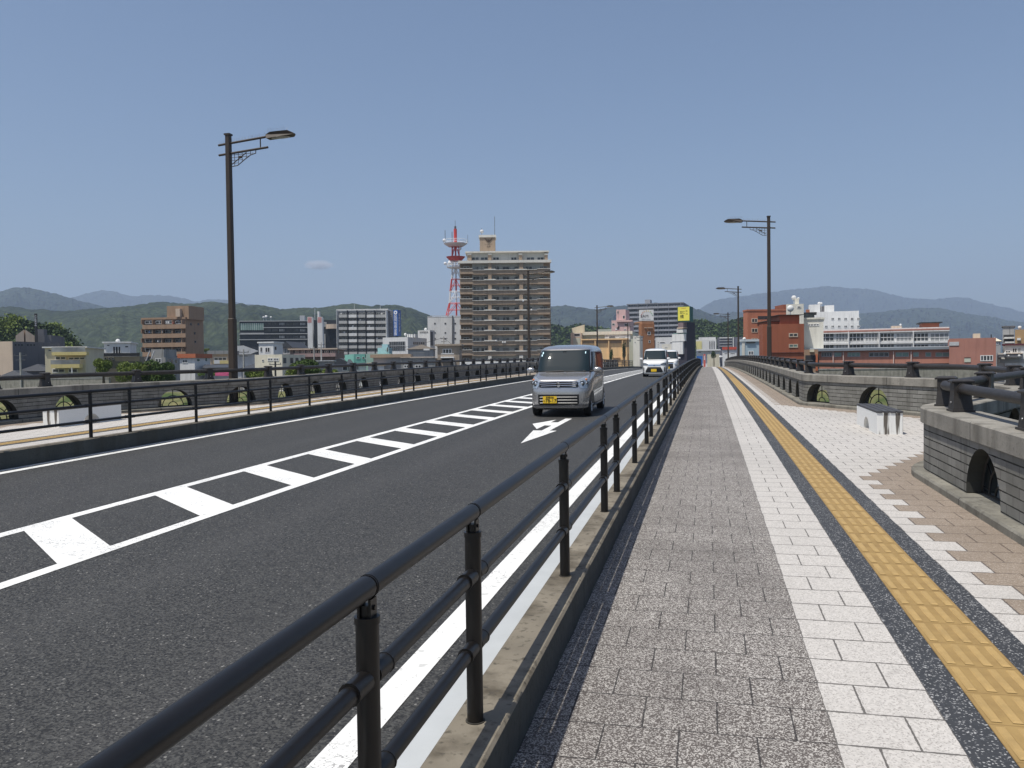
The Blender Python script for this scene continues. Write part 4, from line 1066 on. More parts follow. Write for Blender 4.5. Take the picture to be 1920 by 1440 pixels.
# ---------- lattice mast
m_red=pm('mast_red',(.55,.06,.05),.5,.1,2); m_mw=pm('mast_white',(.72,.72,.72),.5,.06,2)
MC=at(856,593,276); base=empty('lattice_mast',(MC.x,MC.y,MC.z),math.atan2(RH.y,RH.x),'red and white lattice telecom mast with dishes and round platforms','mast')
def mz(y): return at(856,y,276).z-MC.z
pxm=276/F
secs=[(593,18.5,0),(569,12.5,1),(547,11.0,0),(524,8.0,1),(500,6.5,1),(481,6.5,0),(458,6.0,1)]
for (ya,ra,c),(yb,rb,_) in zip(secs,secs[1:]):
    m=MB(); za,zb_=mz(ya),mz(yb); A=[Vector((sx*ra*pxm,sy*ra*pxm,za)) for sx,sy in ((-1,-1),(1,-1),(1,1),(-1,1))]; Bq=[Vector((sx*rb*pxm,sy*rb*pxm,zb_)) for sx,sy in ((-1,-1),(1,-1),(1,1),(-1,1))]
    for k in range(4):
        j=(k+1)%4; m.tube([A[k],Bq[k]],.15,5); m.tube([Bq[k],Bq[j]],.1,4); mid=(Bq[k]+Bq[j])/2
        m.tube([A[k],mid],.09,4); m.tube([A[j],mid],.09,4); m.tube([A[k]*.5+Bq[k]*.5,A[j]*.5+Bq[j]*.5],.08,4)
    m.tube([(0,0,za),(0,0,zb_)],.3,6)
    m.build('lattice_section',m_mw if c else m_red,base)
for y,r,mt,t in ((502,17,m_mw,.35),(482,18,m_red,1.3),(457.5,22,m_mw,1.0)):
    m=MB(); z=mz(y); m.tube([(0,0,z-t),(0,0,z)],0,24,rr=[r*pxm*.62,r*pxm],up=Vector((1,0,0))); m.build('platform',mt,base)
    if y!=482:
        m=MB()
        for zz in (.6,1.2): m.tube([(r*pxm*math.cos(a),r*pxm*math.sin(a),z+zz) for a in [2*math.pi*k/24 for k in range(25)]],.06,4)
        for k in range(16): a=2*math.pi*k/16; m.tube([(r*pxm*math.cos(a),r*pxm*math.sin(a),z),(r*pxm*math.cos(a),r*pxm*math.sin(a),z+1.2)],.05,4)
        m.build('platform_rail',mt,base)
m=MB(); m.tube([(0,0,mz(458)),(0,0,mz(430))],.55,10); m.build('top_drum',m_red,base)
m=MB(); m.tube([(0,0,mz(430)),(0,0,mz(425))],.35,8); m.tube([(0,0,mz(425)),(0,0,mz(414))],.07,5); m.tube([(-3.4,0,mz(457)),(-3.4,0,mz(432))],.1,5); m.tube([(-1.1,0,mz(457)),(-1.1,0,mz(435))],.12,5); m.tube([(4.1,0,mz(457)),(4.1,0,mz(441))],.06,5); m.build('aerial',W_dkgrey,base)
for x,y,r in ((-3.6,452,.55),(-1.8,494,.75),(-3.4,495,.5),(1.6,468,.5),(.9,499,.5)):
    m=MB(); m.ball((x,-1.6,mz(y)),r,.3,r,0,12,6); m.build('dish',m_mw,base,smooth=True)
# ---------- big tan apartment block
b=B('tan_apartment','tall tan tower of apartments with long balconies and a rooftop lift house',W_tan,862,1031.5,490,240,ang=0,depth=15)
Wc=wm('ivory_trim',(.66,.64,.58)); Wp=wm('pale_grey_panel',(.46,.48,.47))
X=lambda px,v=0:b.f(px,600,v)[0]
for k in range(10):
    yt=505+k*19.0+ (0 if k<6 else .3*(k-6)); yb_=yt+7.8
    last=(k==9)
    mt=Wc if k==8+1 else W_tan
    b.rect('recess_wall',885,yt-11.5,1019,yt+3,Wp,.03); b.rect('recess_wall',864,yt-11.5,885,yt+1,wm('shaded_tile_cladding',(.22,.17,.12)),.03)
    b.balc(886,yt+1.3,1007,yt+9,W_tan if not last else Wc,1.8,name='balcony')
    b.balc(862,yt-1.2,886.2,yt+8.6,W_tan if not last else Wc,1.8); b.balc(1007,yt-1.2,1031.5,yt+8.6,W_tan if not last else Wc,1.8)
    for x0,x1 in ((908,929.5),(965.5,987.5)): b.rect('balcony_cap',x0,yt-.6,x1,yt+1.6,Wc,.5,-1.6)
    b.rect('balcony_coping',862,yt-2,886,yt-1.1,Wc,.3,-1.75); b.rect('balcony_coping',886,yt+.6,1007,yt+1.4,Wc,.3,-1.75); b.rect('balcony_coping',1007,yt-2,1031.5,yt-1.1,Wc,.3,-1.75)
    for x0,x1 in ((915.5,922),(973.5,980.5)): b.rect('pier',x0,yt-11,x1,yt+1.4,W_tan if k<9 else Wc,1.75)
    for x0,x1,n in ((887,899,2),(902,914.5,2),(925,936.5,2),(942,955.5,2),(964,972,1),(985,998,2),(1012,1026,2),(869,880,2)):
        b.win(x0,yt-5.8,x1,yt+2,frame=Wp,n=n,mat=G_ if random.random()<.75 else G_lit,t=.1)
for x in (907.5,938,984): b.rect('drain_pipe',x,500,x+.5,690,Wp,.15)
b.rect('end_trim',1031,493,1033.6,688,Wc,1.9,0,14) if False else None
b.rect('cornice',859.5,489.5,1033,494.3,Wc,2.1,0,.3)
zr=b.f(900,489,0)[1]
v=1.5; x0,x1=X(877,v),X(1028,v)
b.bx('roof_terrace_wall',x0,x1,v,13,b.h,b.f(900,474,v)[1],Wp)
b.bx('roof_slab',x0-.4,x1+.4,v-1.3,13.3,b.f(900,474.8,v)[1],b.f(900,473,v)[1]+.12,Wc)
for px0,px1 in ((884,898),(901,915),(924,936),(958,969),(987,1002),(1007,1020)): 
    b.win(px0,482,px1,488,v=v,frame=Wp,n=2)
for px0,px1 in ((877,884),(915,921.5),(972.5,979),(1021,1027)): b.rect('terrace_pier',px0,474.5,px1,489.5,W_tan,.9,v); b.rect('pier_cap',px0-.3,475.5,px1+.3,479,Wc,1.1,v)
v=5; x0,x1=X(901.5,v),X(930.5,v)
b.bx('lift_house',x0,x1,v,11,b.h+2.6,b.f(915,445,v)[1],W_tan); b.bx('lift_house_roof',x0-.25,x1+.25,v-.25,11.2,b.f(915,445,v)[1],b.f(915,440.5,v)[1],Wc)
a=b.f(916,450,v)[0]; m_dkb=pm('bronze_letters',(.07,.045,.03),.6,.1,5)
# winged crest: two spread wings over a small shield
z=b.f(916,450,v)[1]; m=MB(); u=.155
for sg in (-1,1):
    pts=[(0,-.9),(sg*1.0,-.4),(sg*2.2,1.0),(sg*3.6,1.9),(sg*3.0,.9),(sg*2.6,.2),(sg*2.0,-.6),(sg*1.2,-1.6),(0,-2.2)]
    pts=[(a+p*u*2.2,z+q*u*2.0) for p,q in pts]; m.prism(pts if sg>0 else pts[::-1],v-.12,v-.02)
m.prism([(a-.28,z+.1),(a+.28,z+.1),(a+.2,z-.6),(a,z-.85),(a-.2,z-.6)],v-.16,v-.03); m.build('crest',m_dkb,b.root)
b.txt('GRAND HEIGHTS' if False else 'エンゼルハイツ',916,458,2.0,m_dkb,v=v-.05,name='lift_house_lettering'); b.txt('延 岡',916,462.3,3.0,m_dkb,v=v-.05,name='lift_house_lettering')
b.pole(927.5,406,442,.08,v=v+1,mat=W_dkgrey); b.dish(903.5,434,.55,v=v+1); b.pole(903,428,440,.06,v=v+1,mat=W_dkgrey)
for x,y in ((943,641),(947,641),(930,638),(981,563),(996.5,580)): b.dish(x,y+1,.28,v=-2.0)
b=B('tan_house','tan three-storey house with a white balcony rail, left of the tall tan tower',W_beige if False else wm('dull_tan_render',(.33,.27,.21)),820,861,648,170,ang=4,depth=9,cat='house'); b.cap(wm('dull_tan_render',(.33,.27,.21)),.5,.35); b.win(830,654,847,663,n=3); b.rect('balcony_rail',827,662.5,851,664,W_wht,.1,-1.4); b.rect('balcony_rail',827,669,851,670.5,W_wht,.1,-1.4)
for i in range(13): b.rect('rail_bar',827+i*1.98,663,827.4+i*1.98,670,W_wht,.06,-1.4)
b.bx('balcony_floor',b.f(826,670)[0],b.f(852,670)[0],-1.6,0,b.f(826,671.5)[1],b.f(826,670.5)[1],W_wht); b.rect('balcony_column',850,671,852,690,W_wht,.2,-1.3); b.rect('dark_opening',829,671.5,850,680,W_dk,.03)
# ---------- turquoise and small houses
b=B('turquoise_house','turquoise house with small dark windows',W_teal,663,684.5,664,180,ang=-10,depth=12,xs=None,cat='house'); b.win(668,669,675,673,mat=W_dk); b.win(679,669,683,673,mat=W_dk)
b=B('green_wall_house','pale turquoise wing with a flat roof beside the turquoise house',wm('pale_turquoise_render',(.33,.50,.42)),686,733,663,178,ang=4,depth=10,cat='house'); b.win(711,667,716,673); b.win(722,667,724.5,671)
b=B('teal_tower_house','small light blue rooftop house with stair, in front of the white-framed building',wm('sky_blue_render',(.34,.50,.52)),708,729,652,186,ang=8,depth=6,cat='house'); b.up(0,0,716,727,645.5,v=1,d=3,mat=wm('sky_blue_render',(.34,.50,.52))); b.win(725,651,728,660)
b=B('gable_house','grey gabled house with a dark tiled roof',W_grey,618,654,671,185,ang=4,depth=12,cat='house',group='small houses behind the left parapet',drop=1.5); b.gable(W_tile,1.5,axis='y',o=.6); b.win(642,687,652,695)
b=B('gable_house','white-walled house with a long dark roof',W_wht,655,690,673,180,ang=4,depth=8,cat='house',group='small houses behind the left parapet',drop=1.3); b.gable(W_tile,1.3,o=.6); b.win(662,686,673,694,n=3)
b=B('gable_house','low house with a grey gable before the tan-roofed shop',W_grey,722,752,671,180,ang=0,depth=10,cat='house',group='small houses behind the left parapet',drop=1.2); b.gable(W_tile,1.2,axis='y',o=.7); b.win(728,686,744,692,n=3)
b=B('shop_building','low shop with a tan roof edge behind the small gabled houses',W_grey,700,765,670,172,ang=4,depth=10); b.cap(W_tan,.6,.7)
b=B('flat_shop','flat grey building with a rooftop fence of uprights',W_conc,752,815,671,165,ang=4,depth=12); b.rect('roof_edge',751,669,816,670.5,W_beige,.4)
for i in range(22): b.rect('fence_bar',772+i*1.7,661,772.4+i*1.7,670,W_conc,.06,2)
b.rect('fence_rail',771,661,809,661.8,W_conc,.1,2); b.rect('white_awning',795,654,806,657,W_wht,1.5,3); b.win(757,684,767,690,n=2); b.win(778,684,790,690,n=2)
b=B('slope_roof_house','grey-walled building with a brown sloping roof below the white-framed building',W_grey,765,812,645,215,ang=4,depth=10,drop=1.3); b.hip(wm('brown_roof',(.13,.11,.09)),1.3)
b=B('white_gable_house','small white house peeking through the rail',W_wht,690,720,680,165,ang=0,depth=8,cat='house',group='small houses behind the left parapet',drop=.6); b.gable(W_tan,.6,o=.3); b.win(697,688,704,694)
b=B('parking_block','white low building with dark openings behind the left rail',W_wht,862,1062,676,150,ang=0,depth=6); 
for i in range(14): b.win(866+i*13.6,681,876+i*13.6,686,mat=W_dk)
# ---------- middle: shed, orange hall, pink, slab block
b=B('dark_gatehouse','low dark building with a red roof right of the tan tower',W_dkgrey,1034,1069,656,260,ang=0,depth=14); b.rect('opening',1037,658,1066,668,W_dk,.02); b.bx('roof',-1,b.w+1,-1,15,b.h,b.h+.5,W_dkgrey)
b=B('red_roof_house','low house with a red sheet roof before the dark gatehouse',W_rust,1040,1071,664,240,ang=0,depth=9,cat='house',drop=.6); b.gable(W_rust,.6,o=.5); b.dish(1044,640,.01,v=1) if False else None
for x in (1043.5,1069): 
    bb=at(x,659,228); e=empty('ball_lamp',(bb.x,bb.y,GZ),0,('left' if x<1050 else 'right')+' white globe lamp over the red roof','lamp','globe lamps over the red roof'); m=MB(); m.ball((0,0,bb.z-GZ),.26,.26,.26,0,10,8); m.build('globe',W_wht,e,smooth=True); m=MB(); m.tube([(0,0,0),(0,0,bb.z-GZ-.2)],.05,5); m.build('post',W_dk,e)
b=B('greenish_hall','pale green and white flat-roofed hall behind the apricot wall',W_pgrn,1090,1187,622,250,ang=8,depth=16)
b.rect('roof_band',1090,621.5,1186,627.5,wm('ivory_render',(.64,.62,.55)),.5); b.rect('white_panel',1134,624,1182,637,W_wht,.25); b.win(1141.5,630,1154,634,mat=W_dk,v=-.25); b.win(1160,632,1172,634.3,mat=W_dk,v=-.25); b.win(1117,633.2,1127,634.6,mat=W_dk)
b.bx('glass_corner',b.w-.1,b.w+1.2,.3,5,0,b.h-2,W_wht)
b=B('cinema_tower','narrow beige building with a raised slanted roof board, left end of the green hall',W_beige,1070,1090,624,248,ang=4,depth=12); b.win(1076,625,1088,631,mat=W_dk); b.rect('pale_panel',1075,634,1088,652,W_pgrn,.1)
m=MB(); m.prism([(b.f(1072,622,3)[0],b.h),(b.f(1096,622,3)[0],b.h),(b.f(1096,609,3)[0],b.f(1096,608.5,3)[1]),(b.f(1072,616,3)[0],b.f(1072,615.5,3)[1])],3,3.4); m.build('slanted_roof_board',W_cream,b.root)
b=B('apricot_hall','apricot-painted hall wall divided by pilasters',W_orange,1090,1179,636,236,ang=2,depth=12)
for x in (1090.5,1116,1141.5,1167): b.rect('pilaster',x-1,635.5,x+1.2,676,W_orange,.6)
b.rect('parapet_band',1090,635,1179,637.3,W_orange,.7)
for x0,x1 in ((1093,1114),(1118,1139.5),(1144,1165.5)): b.rect('brown_panel',x0,638,x1,643.5,wm('dull_ochre_panel',(.36,.26,.17)),.1)
b.rect('base_line',1149,670.5,1163,672,W_brown,.3)
b=B('pink_building','stepped pink building with an outside stair',W_pink,1146.5,1181,600,285,ang=10,xs=1188); 
x0,x1=b.f(1155.5,590,1)[0],b.f(1173,590,1)[0]; b.bx('upper_tower',x0,x1,1,9,b.h,b.f(1160,580.5,1)[1],W_pink)
b.win(1157.5,583,1160,588,v=1); b.win(1167.5,591.5,1172,598,mat=W_dk,v=1); b.win(1147.5,606,1153,610,mat=W_dk); b.win(1170.5,606.5,1179,611.5,mat=W_dk)
m=MB(); p=[b.f(1155,616),b.f(1161,611),b.f(1161,616)]; m.prism([p[0],p[2],p[1]],-.2,-.01); m.build('stair_opening',W_dk,b.root); b.win(1170,617,1174,619,mat=W_dk); b.dish(1155.5,618,.35,v=-1)
b.bx('upper_band',b.w*.3,b.w+1,-.6,.0,b.h-.6,b.h,W_pink)
b=B('slab_apartment','wide dark grey slab apartment block with eight balcony rows, behind the white and yellow signs',wm('slate_render',(.20,.21,.23)),1176.5,1280,568.5,420,ang=8,depth=16,xs=1291)
Wsl=wm('slate_balcony',(.30,.31,.34)); b.rect('recess_shade',1177.5,570,1278,640,W_dkgrey,.02)  # dark grey sheet paints the shade between the balcony rows
for k in range(8):
    y=574.5+k*8.6; b.balc(1177,y,1281,y+3.6,Wsl,1.5)
    for i in range(20): b.win(1178.5+i*5.05,y-3.6,1182+i*5.05,y+.3,frame=Wsl,t=.1)
for x in (1197,1215,1234.5,1254.5,1277): b.rect('party_wall',x-.5,569,x+.5,640,Wsl,1.7)
b.cap(wm('slate_render',(.20,.21,.23)),.4,.5); b.up(0,0,1209,1219,562,v=3,d=6,mat=Wsl)
b=B('brown_clinic','narrow brown tiled building carrying the white sign',wm('copper_tile',(.33,.15,.07)),1203,1227,607,225,ang=-24,xs=1198)
b.up(0,0,1203.5,1226,602.5,v=.2,d=5,mat=wm('light_copper_tile',(.42,.22,.12))); b.win(1214,622,1220,628); b.win(1216,638,1219.5,643); 
for x in (1208,1214,1219): b.rect('pale_rail',x,614,x+4.3,615.3,W_beige,.3)
b=B('rooftop_sign','white rooftop sign reading SAM over a fan of coloured rays',W_wht,1198.5,1225.5,581,222,ang=-6,depth=.5,zb=at(1210,601.3,222).z,cat='sign',part='sign_board')
b.txt('SAM',1208.5,593.2,7.4,m_ink,v=-.02); b.txt('MEDICAL FITNESS',1211.5,598.7,1.9,wm('blue_grey_letters',(.15,.18,.25)),v=-.02,xs=1.02,name='small_lettering')
for i in range(9):
    th=R_(12+i*21); cx,cz=b.f(1213,593.5,-.05); rr_=1.38; c=[(.15,.02,.02),(.55,.06,.03),(.75,.18,.05),(.75,.30,.06),(.75,.42,.06),(.70,.50,.10),(.40,.50,.10),(.15,.40,.15),(.05,.25,.15)][8-i]
    m=MB(); d=Vector((math.cos(th),0,math.sin(th))); n=Vector((-d.z,0,d.x)); p=Vector((cx,-.07,cz))
    m.face([p+d*rr_-n*.13,p+d*(rr_+.33)-n*.02,p+d*(rr_+.33)+n*.02,p+d*rr_+n*.13]); m.build('sun_ray',wm('ray_paint_%d'%i,c),b.root)
b.bx('sign_frame',-.1,b.w+.1,.5,1.2,-.1,.4,W_dkgrey)
b=B('white_clinic_wing','narrow white wing with tiny signs left of the brown tiled building',wm('ivory_render',(.64,.62,.55)),1187,1201,630,215,ang=14,xs=1205); b.win(1190,632,1192,634,mat=W_rust); b.win(1190,641,1192,643,mat=W_dk)
b=B('white_shops','white flat-roofed buildings with dark ribbon windows behind the vans',W_wht,1229,1286,631.5,300,ang=4,depth=14); b.up(0,0,1263,1284,626,v=.2,d=8,mat=W_wht); b.win(1237,641,1247,643.5,mat=W_dk); b.win(1256,641,1266,643.5,mat=W_dk)
for i in range(4): b.win(1233.2,641.5+i*4,1234.8,643+i*4,mat=W_dk)
for i in range(5): b.win(1269,630+i*4.2,1270.6,631.6+i*4.2,mat=W_dk)
b=B('ivory_box_building','ivory box building with one black ribbon window behind the vans',wm('ivory_render',(.64,.62,.55)),1241,1259,645,240,ang=0,depth=8); b.win(1245.5,650,1252,652,mat=W_dk); b.bx('ledge',-2,b.w+6,-.6,0,b.h-3.4,b.h-1.9,wm('ivory_render',(.64,.62,.55)))
b=B('dark_sign_tower','narrow dark tower carrying the yellow sign',wm('ink_cladding',(.035,.033,.048)),1271.5,1287.5,604,205,ang=34,xs=1303) 
b.rect('window_stage',1272.5,605,1287.5,614,wm('dusky_panel',(.20,.15,.16)),.3); b.rect('ledge',1271,614,1288.5,616,W_beige,.4); b.rect('tank',1272,618,1287.5,624,W_wht,.8); b.rect('teal_band',1265,624.5,1288,626,G_grn,.6); b.rect('white_front',1263,626.5,1287,640,W_wht,.7); b.rect('white_front',1263,640,1283,664,W_wht,.6)
m_ys=pm('yellow_sign_face',(.80,.72,.10),.4,.03,2)
b=B('rooftop_sign','yellow rooftop sign with brush characters on the dark tower',m_ys,1271,1292.5,575,200,ang=12,xs=1298.5,zb=at(1280,601,200).z,cat='sign',part='sign_face')
b.bx('sign_case',-.12,b.w+.12,.02,b.depth,-.12,b.h+.12,wm('dark_green_case',(.03,.12,.10)))
b.txt('NOBEOKA',1281.8,577.8,1.6,wm('red_letters',(.5,.08,.03)),v=-.015,xs=1.2,name='small_lettering'); b.txt('如仁',1279.5,586,6.0,m_ink,v=-.015,xs=.8,name='brush_lettering'); b.txt('橋',1278.5,594,7.2,m_ink,v=-.015,name='brush_lettering'); b.txt('四',1287.3,583.3,3,m_ink,v=-.015,name='small_lettering'); b.txt('50',1287.6,588.8,3.2,m_ink,v=-.015,name='small_lettering')
# ---------- street end
b=B('yellow_white_block','white building with a pale yellow panel at the street end',W_wht,1305,1343,636,430,ang=0,depth=16); b.rect('yellow_panel',1305,640,1316,655,wm('primrose_panel',(.68,.62,.28)),.3)
b.up(0,0,1310,1342,632.5,v=.3,d=6,mat=W_wht)
for x in (1330,1334,1338): b.rect('dark_slot',x,640,x+2,655,W_dkgrey,.1)
b=B('striped_block','grey striped block with pale floor edges at the street end',wm('slate_violet_render',(.14,.14,.17)),1345,1392,632,440,ang=0,depth=14)
for k in range(4): b.rect('pale_ledge',1349,632.5+k*5.2,1373,634.3+k*5.2,W_wht if k==0 else W_grey,.6)
b.rect('white_pier',1374,632,1376,652,W_wht,.5)
b=B('red_shop','low white shop with a red fascia at the street end',W_wht,1354.5,1381,651.5,360,ang=0,depth=10); b.rect('red_fascia',1354,650.5,1381,655.5,wm('red_fascia_paint',(.45,.07,.04)),.5); b.win(1358,661.5,1364,663.5); b.win(1369,661.5,1378,663.5)
b=B('white_canopy_shop','low white shop with a long canopy at the street end',W_wht,1308,1350,655.5,380,ang=0,depth=10); b.win(1309,659.5,1315,661.5,mat=W_dk); b.rect('canopy',1306,655,1351,657.5,W_wht,2)
b=B('blue_hoarding','blue hoarding panel beside the railing end',wm('strong_blue_paint',(.02,.13,.42)),1306.5,1317,667.5,300,ang=0,depth=1,cat='sign',part='panel')
b=B('red_banner','narrow red banner right of the blue hoarding',wm('banner_red',(.62,.12,.09)),1319,1322.7,664,300,ang=0,depth=.3,cat='banner',part='banner_cloth'); b.rect('white_mark',1320,667,1321.8,675,W_wht,.03)
b=B('pale_shopfront','pale low shopfront behind the parked cars at the street end',W_cream,1326,1349,664,330,ang=0,depth=8)
for i,(x,y,D,t_) in enumerate(((1350.5,669,200,'left'),(1353.5,669,230,'middle'),(1395.5,635.5,150,'right'))): 
    bb=at(x,y,D); e=empty('ball_lamp',(bb.x,bb.y,GZ),0,['white globe lamp at the street end','smaller white globe lamp just right of the other one at the street end','white globe lamp above the pale blue building'][i],'lamp'); m=MB(); m.ball((0,0,bb.z-GZ),.3,.3,.3,0,10,8); m.build('globe',W_wht,e,smooth=True); m=MB(); m.tube([(0,0,0),(0,0,bb.z-GZ-.2)],.06,5); m.build('post',W_dk,e)
# ---------- right side
b=B('brick_apartment','orange brick building with square windows, left of the nearest right lamp',W_red2,1401.5,1474,583,170,ang=-20,depth=14,xs=1393.5)
for y0 in (597,615.5,634): b.win(1409,y0,1420.5,y0+8,n=2,frame=W_beige)
b.rect('balcony_recess_shade',1421,592.5,1460,599,W_dk,.02); b.rect('balcony_front',1421,599.5,1472,606,W_red2,1.3); b.cap(W_red2,.1,.3)  # dark sheet above the balcony front paints the shade behind it
b.up(0,0,1469,1480,571,v=4,d=5,mat=W_red)
b=B('brick_block','plain dark red brick block with two small windows behind the right parapet',W_red,1430,1507.5,608,120,ang=-16,depth=12,xs=1424.5)
b.win(1479,624.5,1496,632,n=2,frame=W_beige); b.win(1479,645,1496,652,n=2,frame=W_beige,mat=G_grn); b.rect('string_course',1445,660.5,1506,661.8,wm('dark_course',(.12,.04,.03)),.15)
x0,x1=b.f(1462,600,1)[0],b.f(1499,600,1)[0]; b.bx('upper_storey',x0,x1,1,8,b.h,b.f(1480,591,1)[1],W_red); b.bx('flat_roof',x0-.3,x1+.5,.6,8.4,b.f(1480,591,1)[1],b.f(1480,590,1)[1],W_dk)
x0,x1=b.f(1440,605,1)[0],b.f(1463,605,1)[0]; b.bx('upper_storey',x0,x1,1.5,7,b.h,b.f(1480,602,1)[1],W_red); b.bx('flat_roof',x0-.3,x1,1,7.4,b.f(1480,602,1)[1],b.f(1480,601,1)[1],W_dk)
b.dish(1482,578.5,.5,v=3,name='water_tank'); 
b=B('blue_house','pale blue house with an ivory corner below the orange brick building',W_lblue,1392,1425,640.5,150,ang=-14,depth=9,xs=1389.5,cat='house'); b.rect('ivory_corner',1391,641,1396.5,672,wm('ivory_render',(.64,.62,.55)),.1); b.win(1403,658,1413,666,n=2); b.cap(wm('pale_parapet',(.50,.55,.57)),.2,.4); b.rect('dark_gap',1399,641.5,1416,643.3,W_dk,.25)
b=B('dome_building','ivory stepped building topped by a white dome and a dish',wm('ivory_render',(.64,.62,.55)),1474,1507,569.5,150,ang=0,depth=10); b.win(1494.5,574,1502,578)
b.up(0,0,1490,1498,559.5,v=1,d=2,mat=wm('ivory_render',(.64,.62,.55))); b.dish(1488.5,558.5,.45,v=1.5); b.dish(1497,560,.25,v=1.2)
b=B('ivory_terrace_building','ivory terrace building right of the stepped dome building',wm('ivory_render',(.64,.62,.55)),1507,1544,598,152,ang=0,depth=10); b.cap(None,.2,.3); b.win(1514,607,1536,611.5,n=4)
x0,x1=b.f(1507,590,1)[0],b.f(1527,590,1)[0]; b.bx('glazed_penthouse',x0,x1,1,7,b.h,b.f(1510,588,1)[1],G_); b.bx('penthouse_roof',x0-.3,x1+.4,.6,7.4,b.f(1510,588,1)[1],b.f(1510,586,1)[1],W_dk); b.bx('brick_stack',b.f(1511,580,2)[0],b.f(1518,580,2)[0],2,4,b.h,b.f(1510,580.5,2)[1],W_red2)
b=B('white_hospital','white long building with two rows of small windows on the right',W_wht,1527,1610.5,585,205,ang=-4,depth=16)
for i in range(6):
    x=1544+i*12.1
    if i>0: b.win(x-2.6+5,595.5,x+3+5,600.5,n=2)
    b.win(x-2.6+5,610,x+3+5,614.5,n=2)
x0,x1=b.f(1517,580,4)[0],b.f(1538,580,4)[0]; b.bx('roof_block',x0,x1,4,10,b.h-1,b.f(1530,571,4)[1],W_wht); b.bx('roof_block',b.f(1546,580,4)[0],b.f(1564,580,4)[0],4,10,b.h,b.f(1550,572.5,4)[1],W_wht); b.bx('dark_stair',x1,b.f(1546,580,4)[0],5,9,b.h,b.f(1545,574,4)[1],W_dkgrey); b.dish(1536,569,.4,v=5); b.dish(1540,569,.3,v=5); b.dish(1617,603,.01,v=1) if False else None
b=B('gallery_building','long three-storey building with continuous glazed galleries on the right',W_wht,1507,1780,619.5,190,ang=-3,depth=14)
b.rect('roof_band',1507,618.5,1780,621.5,W_salm,.4)
for y0,y1 in ((624.5,640),(645.5,655)):
    for i,x0 in enumerate((1508,1531,1567,1592,1622,1650,1680,1712,1744)):
        x1=(1528,1564,1590,1620,1646,1677,1710,1741,1779)[i]; b.win(x0,y0,x1,y1,n=4,mat=G_ if i%2 else G_lit,frame=W_wht)
        if y1-y0>12: b.rect('transom',x0,632,x1,633.2,W_wht,.12)
b.rect('white_band',1507,641.5,1780,645,W_wht,.5); b.rect('white_band',1507,622,1780,623.8,W_wht,.5)
for x in (1529,1591,1648,1712): b.rect('white_pier',x-1,622,x+1,660,W_wht,.8)
x0,x1=b.f(1729,610,2)[0],b.f(1761,610,2)[0]; b.bx('brick_penthouse',x0,x1,2,8,b.h,b.f(1740,606,2)[1],W_red); b.bx('penthouse_roof',x0-.6,x1+.6,1.5,8.6,b.f(1740,606,2)[1],b.f(1740,604,2)[1],W_dk)
b.bx('roof_shed',b.f(1672,614,3)[0],b.f(1691,614,3)[0],3,6,b.h,b.f(1680,611,3)[1],W_beige); b.dish(1688.5,609,.24,v=3)
b=B('brick_annex','long low orange brick annex under a pale metal roof on the right',wm('rose_brick',(.42,.19,.135),.07),1536,1806,655,150,ang=-5,depth=12)
b.bx('roof',-1.6,b.w+.6,-.55,12.6,b.h,b.h+.18,W_met); b.bx('roof_fascia',-1.6,b.w+.6,-.60,-.55,b.h-.35,b.h+.10,wm('slate_fascia',(.20,.23,.26)))
for x0,x1,n in ((1540,1560,4),(1564,1578,1),(1589,1613,3),(1629,1667,4),(1679,1704,2),(1712,1723,1),(1735,1746,1),(1754,1793,3)): b.win(x0,660.5,x1,669,n=n,frame=W_grey,mat=G_grn if n!=4 else G_)
for x in (1562,1581,1675,1708,1797): b.rect('downpipe',x-.8,659,x+.8,684,wm('pale_pink_pipe',(.62,.48,.43)),.3)
b.rect('dark_undercroft',1650,681.5,1805,692,W_dk,.03)
b=B('brick_corner_house','small brown brick lean-to with an outside unit, left end of the brick annex',W_brown,1508,1534,655.5,142,ang=-4,depth=8); b.rect('dark_doorway',1510,666,1529,690,W_dk,.05); b.rect('timber_post',1529,664,1533,695,W_orf,.3); b.rect('outside_unit',1518,655,1526,660,W_cream,.8)
b=B('salmon_block','plain salmon brick block at the right with one paned window',W_salm,1780,1867.5,635,140,ang=-2,depth=14,xs=1777); b.win(1838,666,1862,677,n=4); b.rect('pale_panel',1808,672,1820,679,W_pgrn,.1); b.rect('dark_slot',1808,670.2,1820,671.6,W_dk,.12)
b.up(0,0,1825,1838,625.5,v=2,d=3,mat=W_cream); b.rect('metal_grille',1780,641,1798,648,W_rail,.1)
b.bx('dark_door_hood',b.f(1826,685)[0],b.f(1849,685)[0],-.5,0,b.f(1830,686)[1],b.f(1830,684.5)[1],W_dk)
b=B('cream_roof_house','grey house with a cream sloping roof at the right edge',W_grey,1853,1876,632,165,ang=0,depth=9,cat='house',drop=.8); b.hip(W_cream,.8,o=.3); b.win(1861,642.5,1873,646,n=3,mat=W_dk); b.pole(1858.5,627,640,.12,v=1,mat=W_dk)
b=B('grey_stair_block','grey rooftop stair block with balconies at the right edge',W_grey,1880,1901.5,612.5,170,ang=0,depth=8); b.cap(W_dkgrey,.2,.2)
for k in range(2): b.rect('recess_shade',1881.5,627.5+k*8.5,1901,633+k*8.5,W_dk,.02); b.rect('white_rail',1883+k,632+k*8.5,1902,635+k*8.5,W_wht,1.0)  # dark sheets paint the shade behind the white rails
b.rect('joint',1893,613,1893.6,627,W_dk,.05)
b=B('ochre_block','ochre block with a white tank at the far right edge',wm('ochre_render',(.36,.235,.12)),1903,1960,616.5,165,ang=0,depth=9); b.dish(1912,614,.34,v=2,name='water_tank'); b.rect('white_unit',1907,634,1914,638,W_wht,.6)
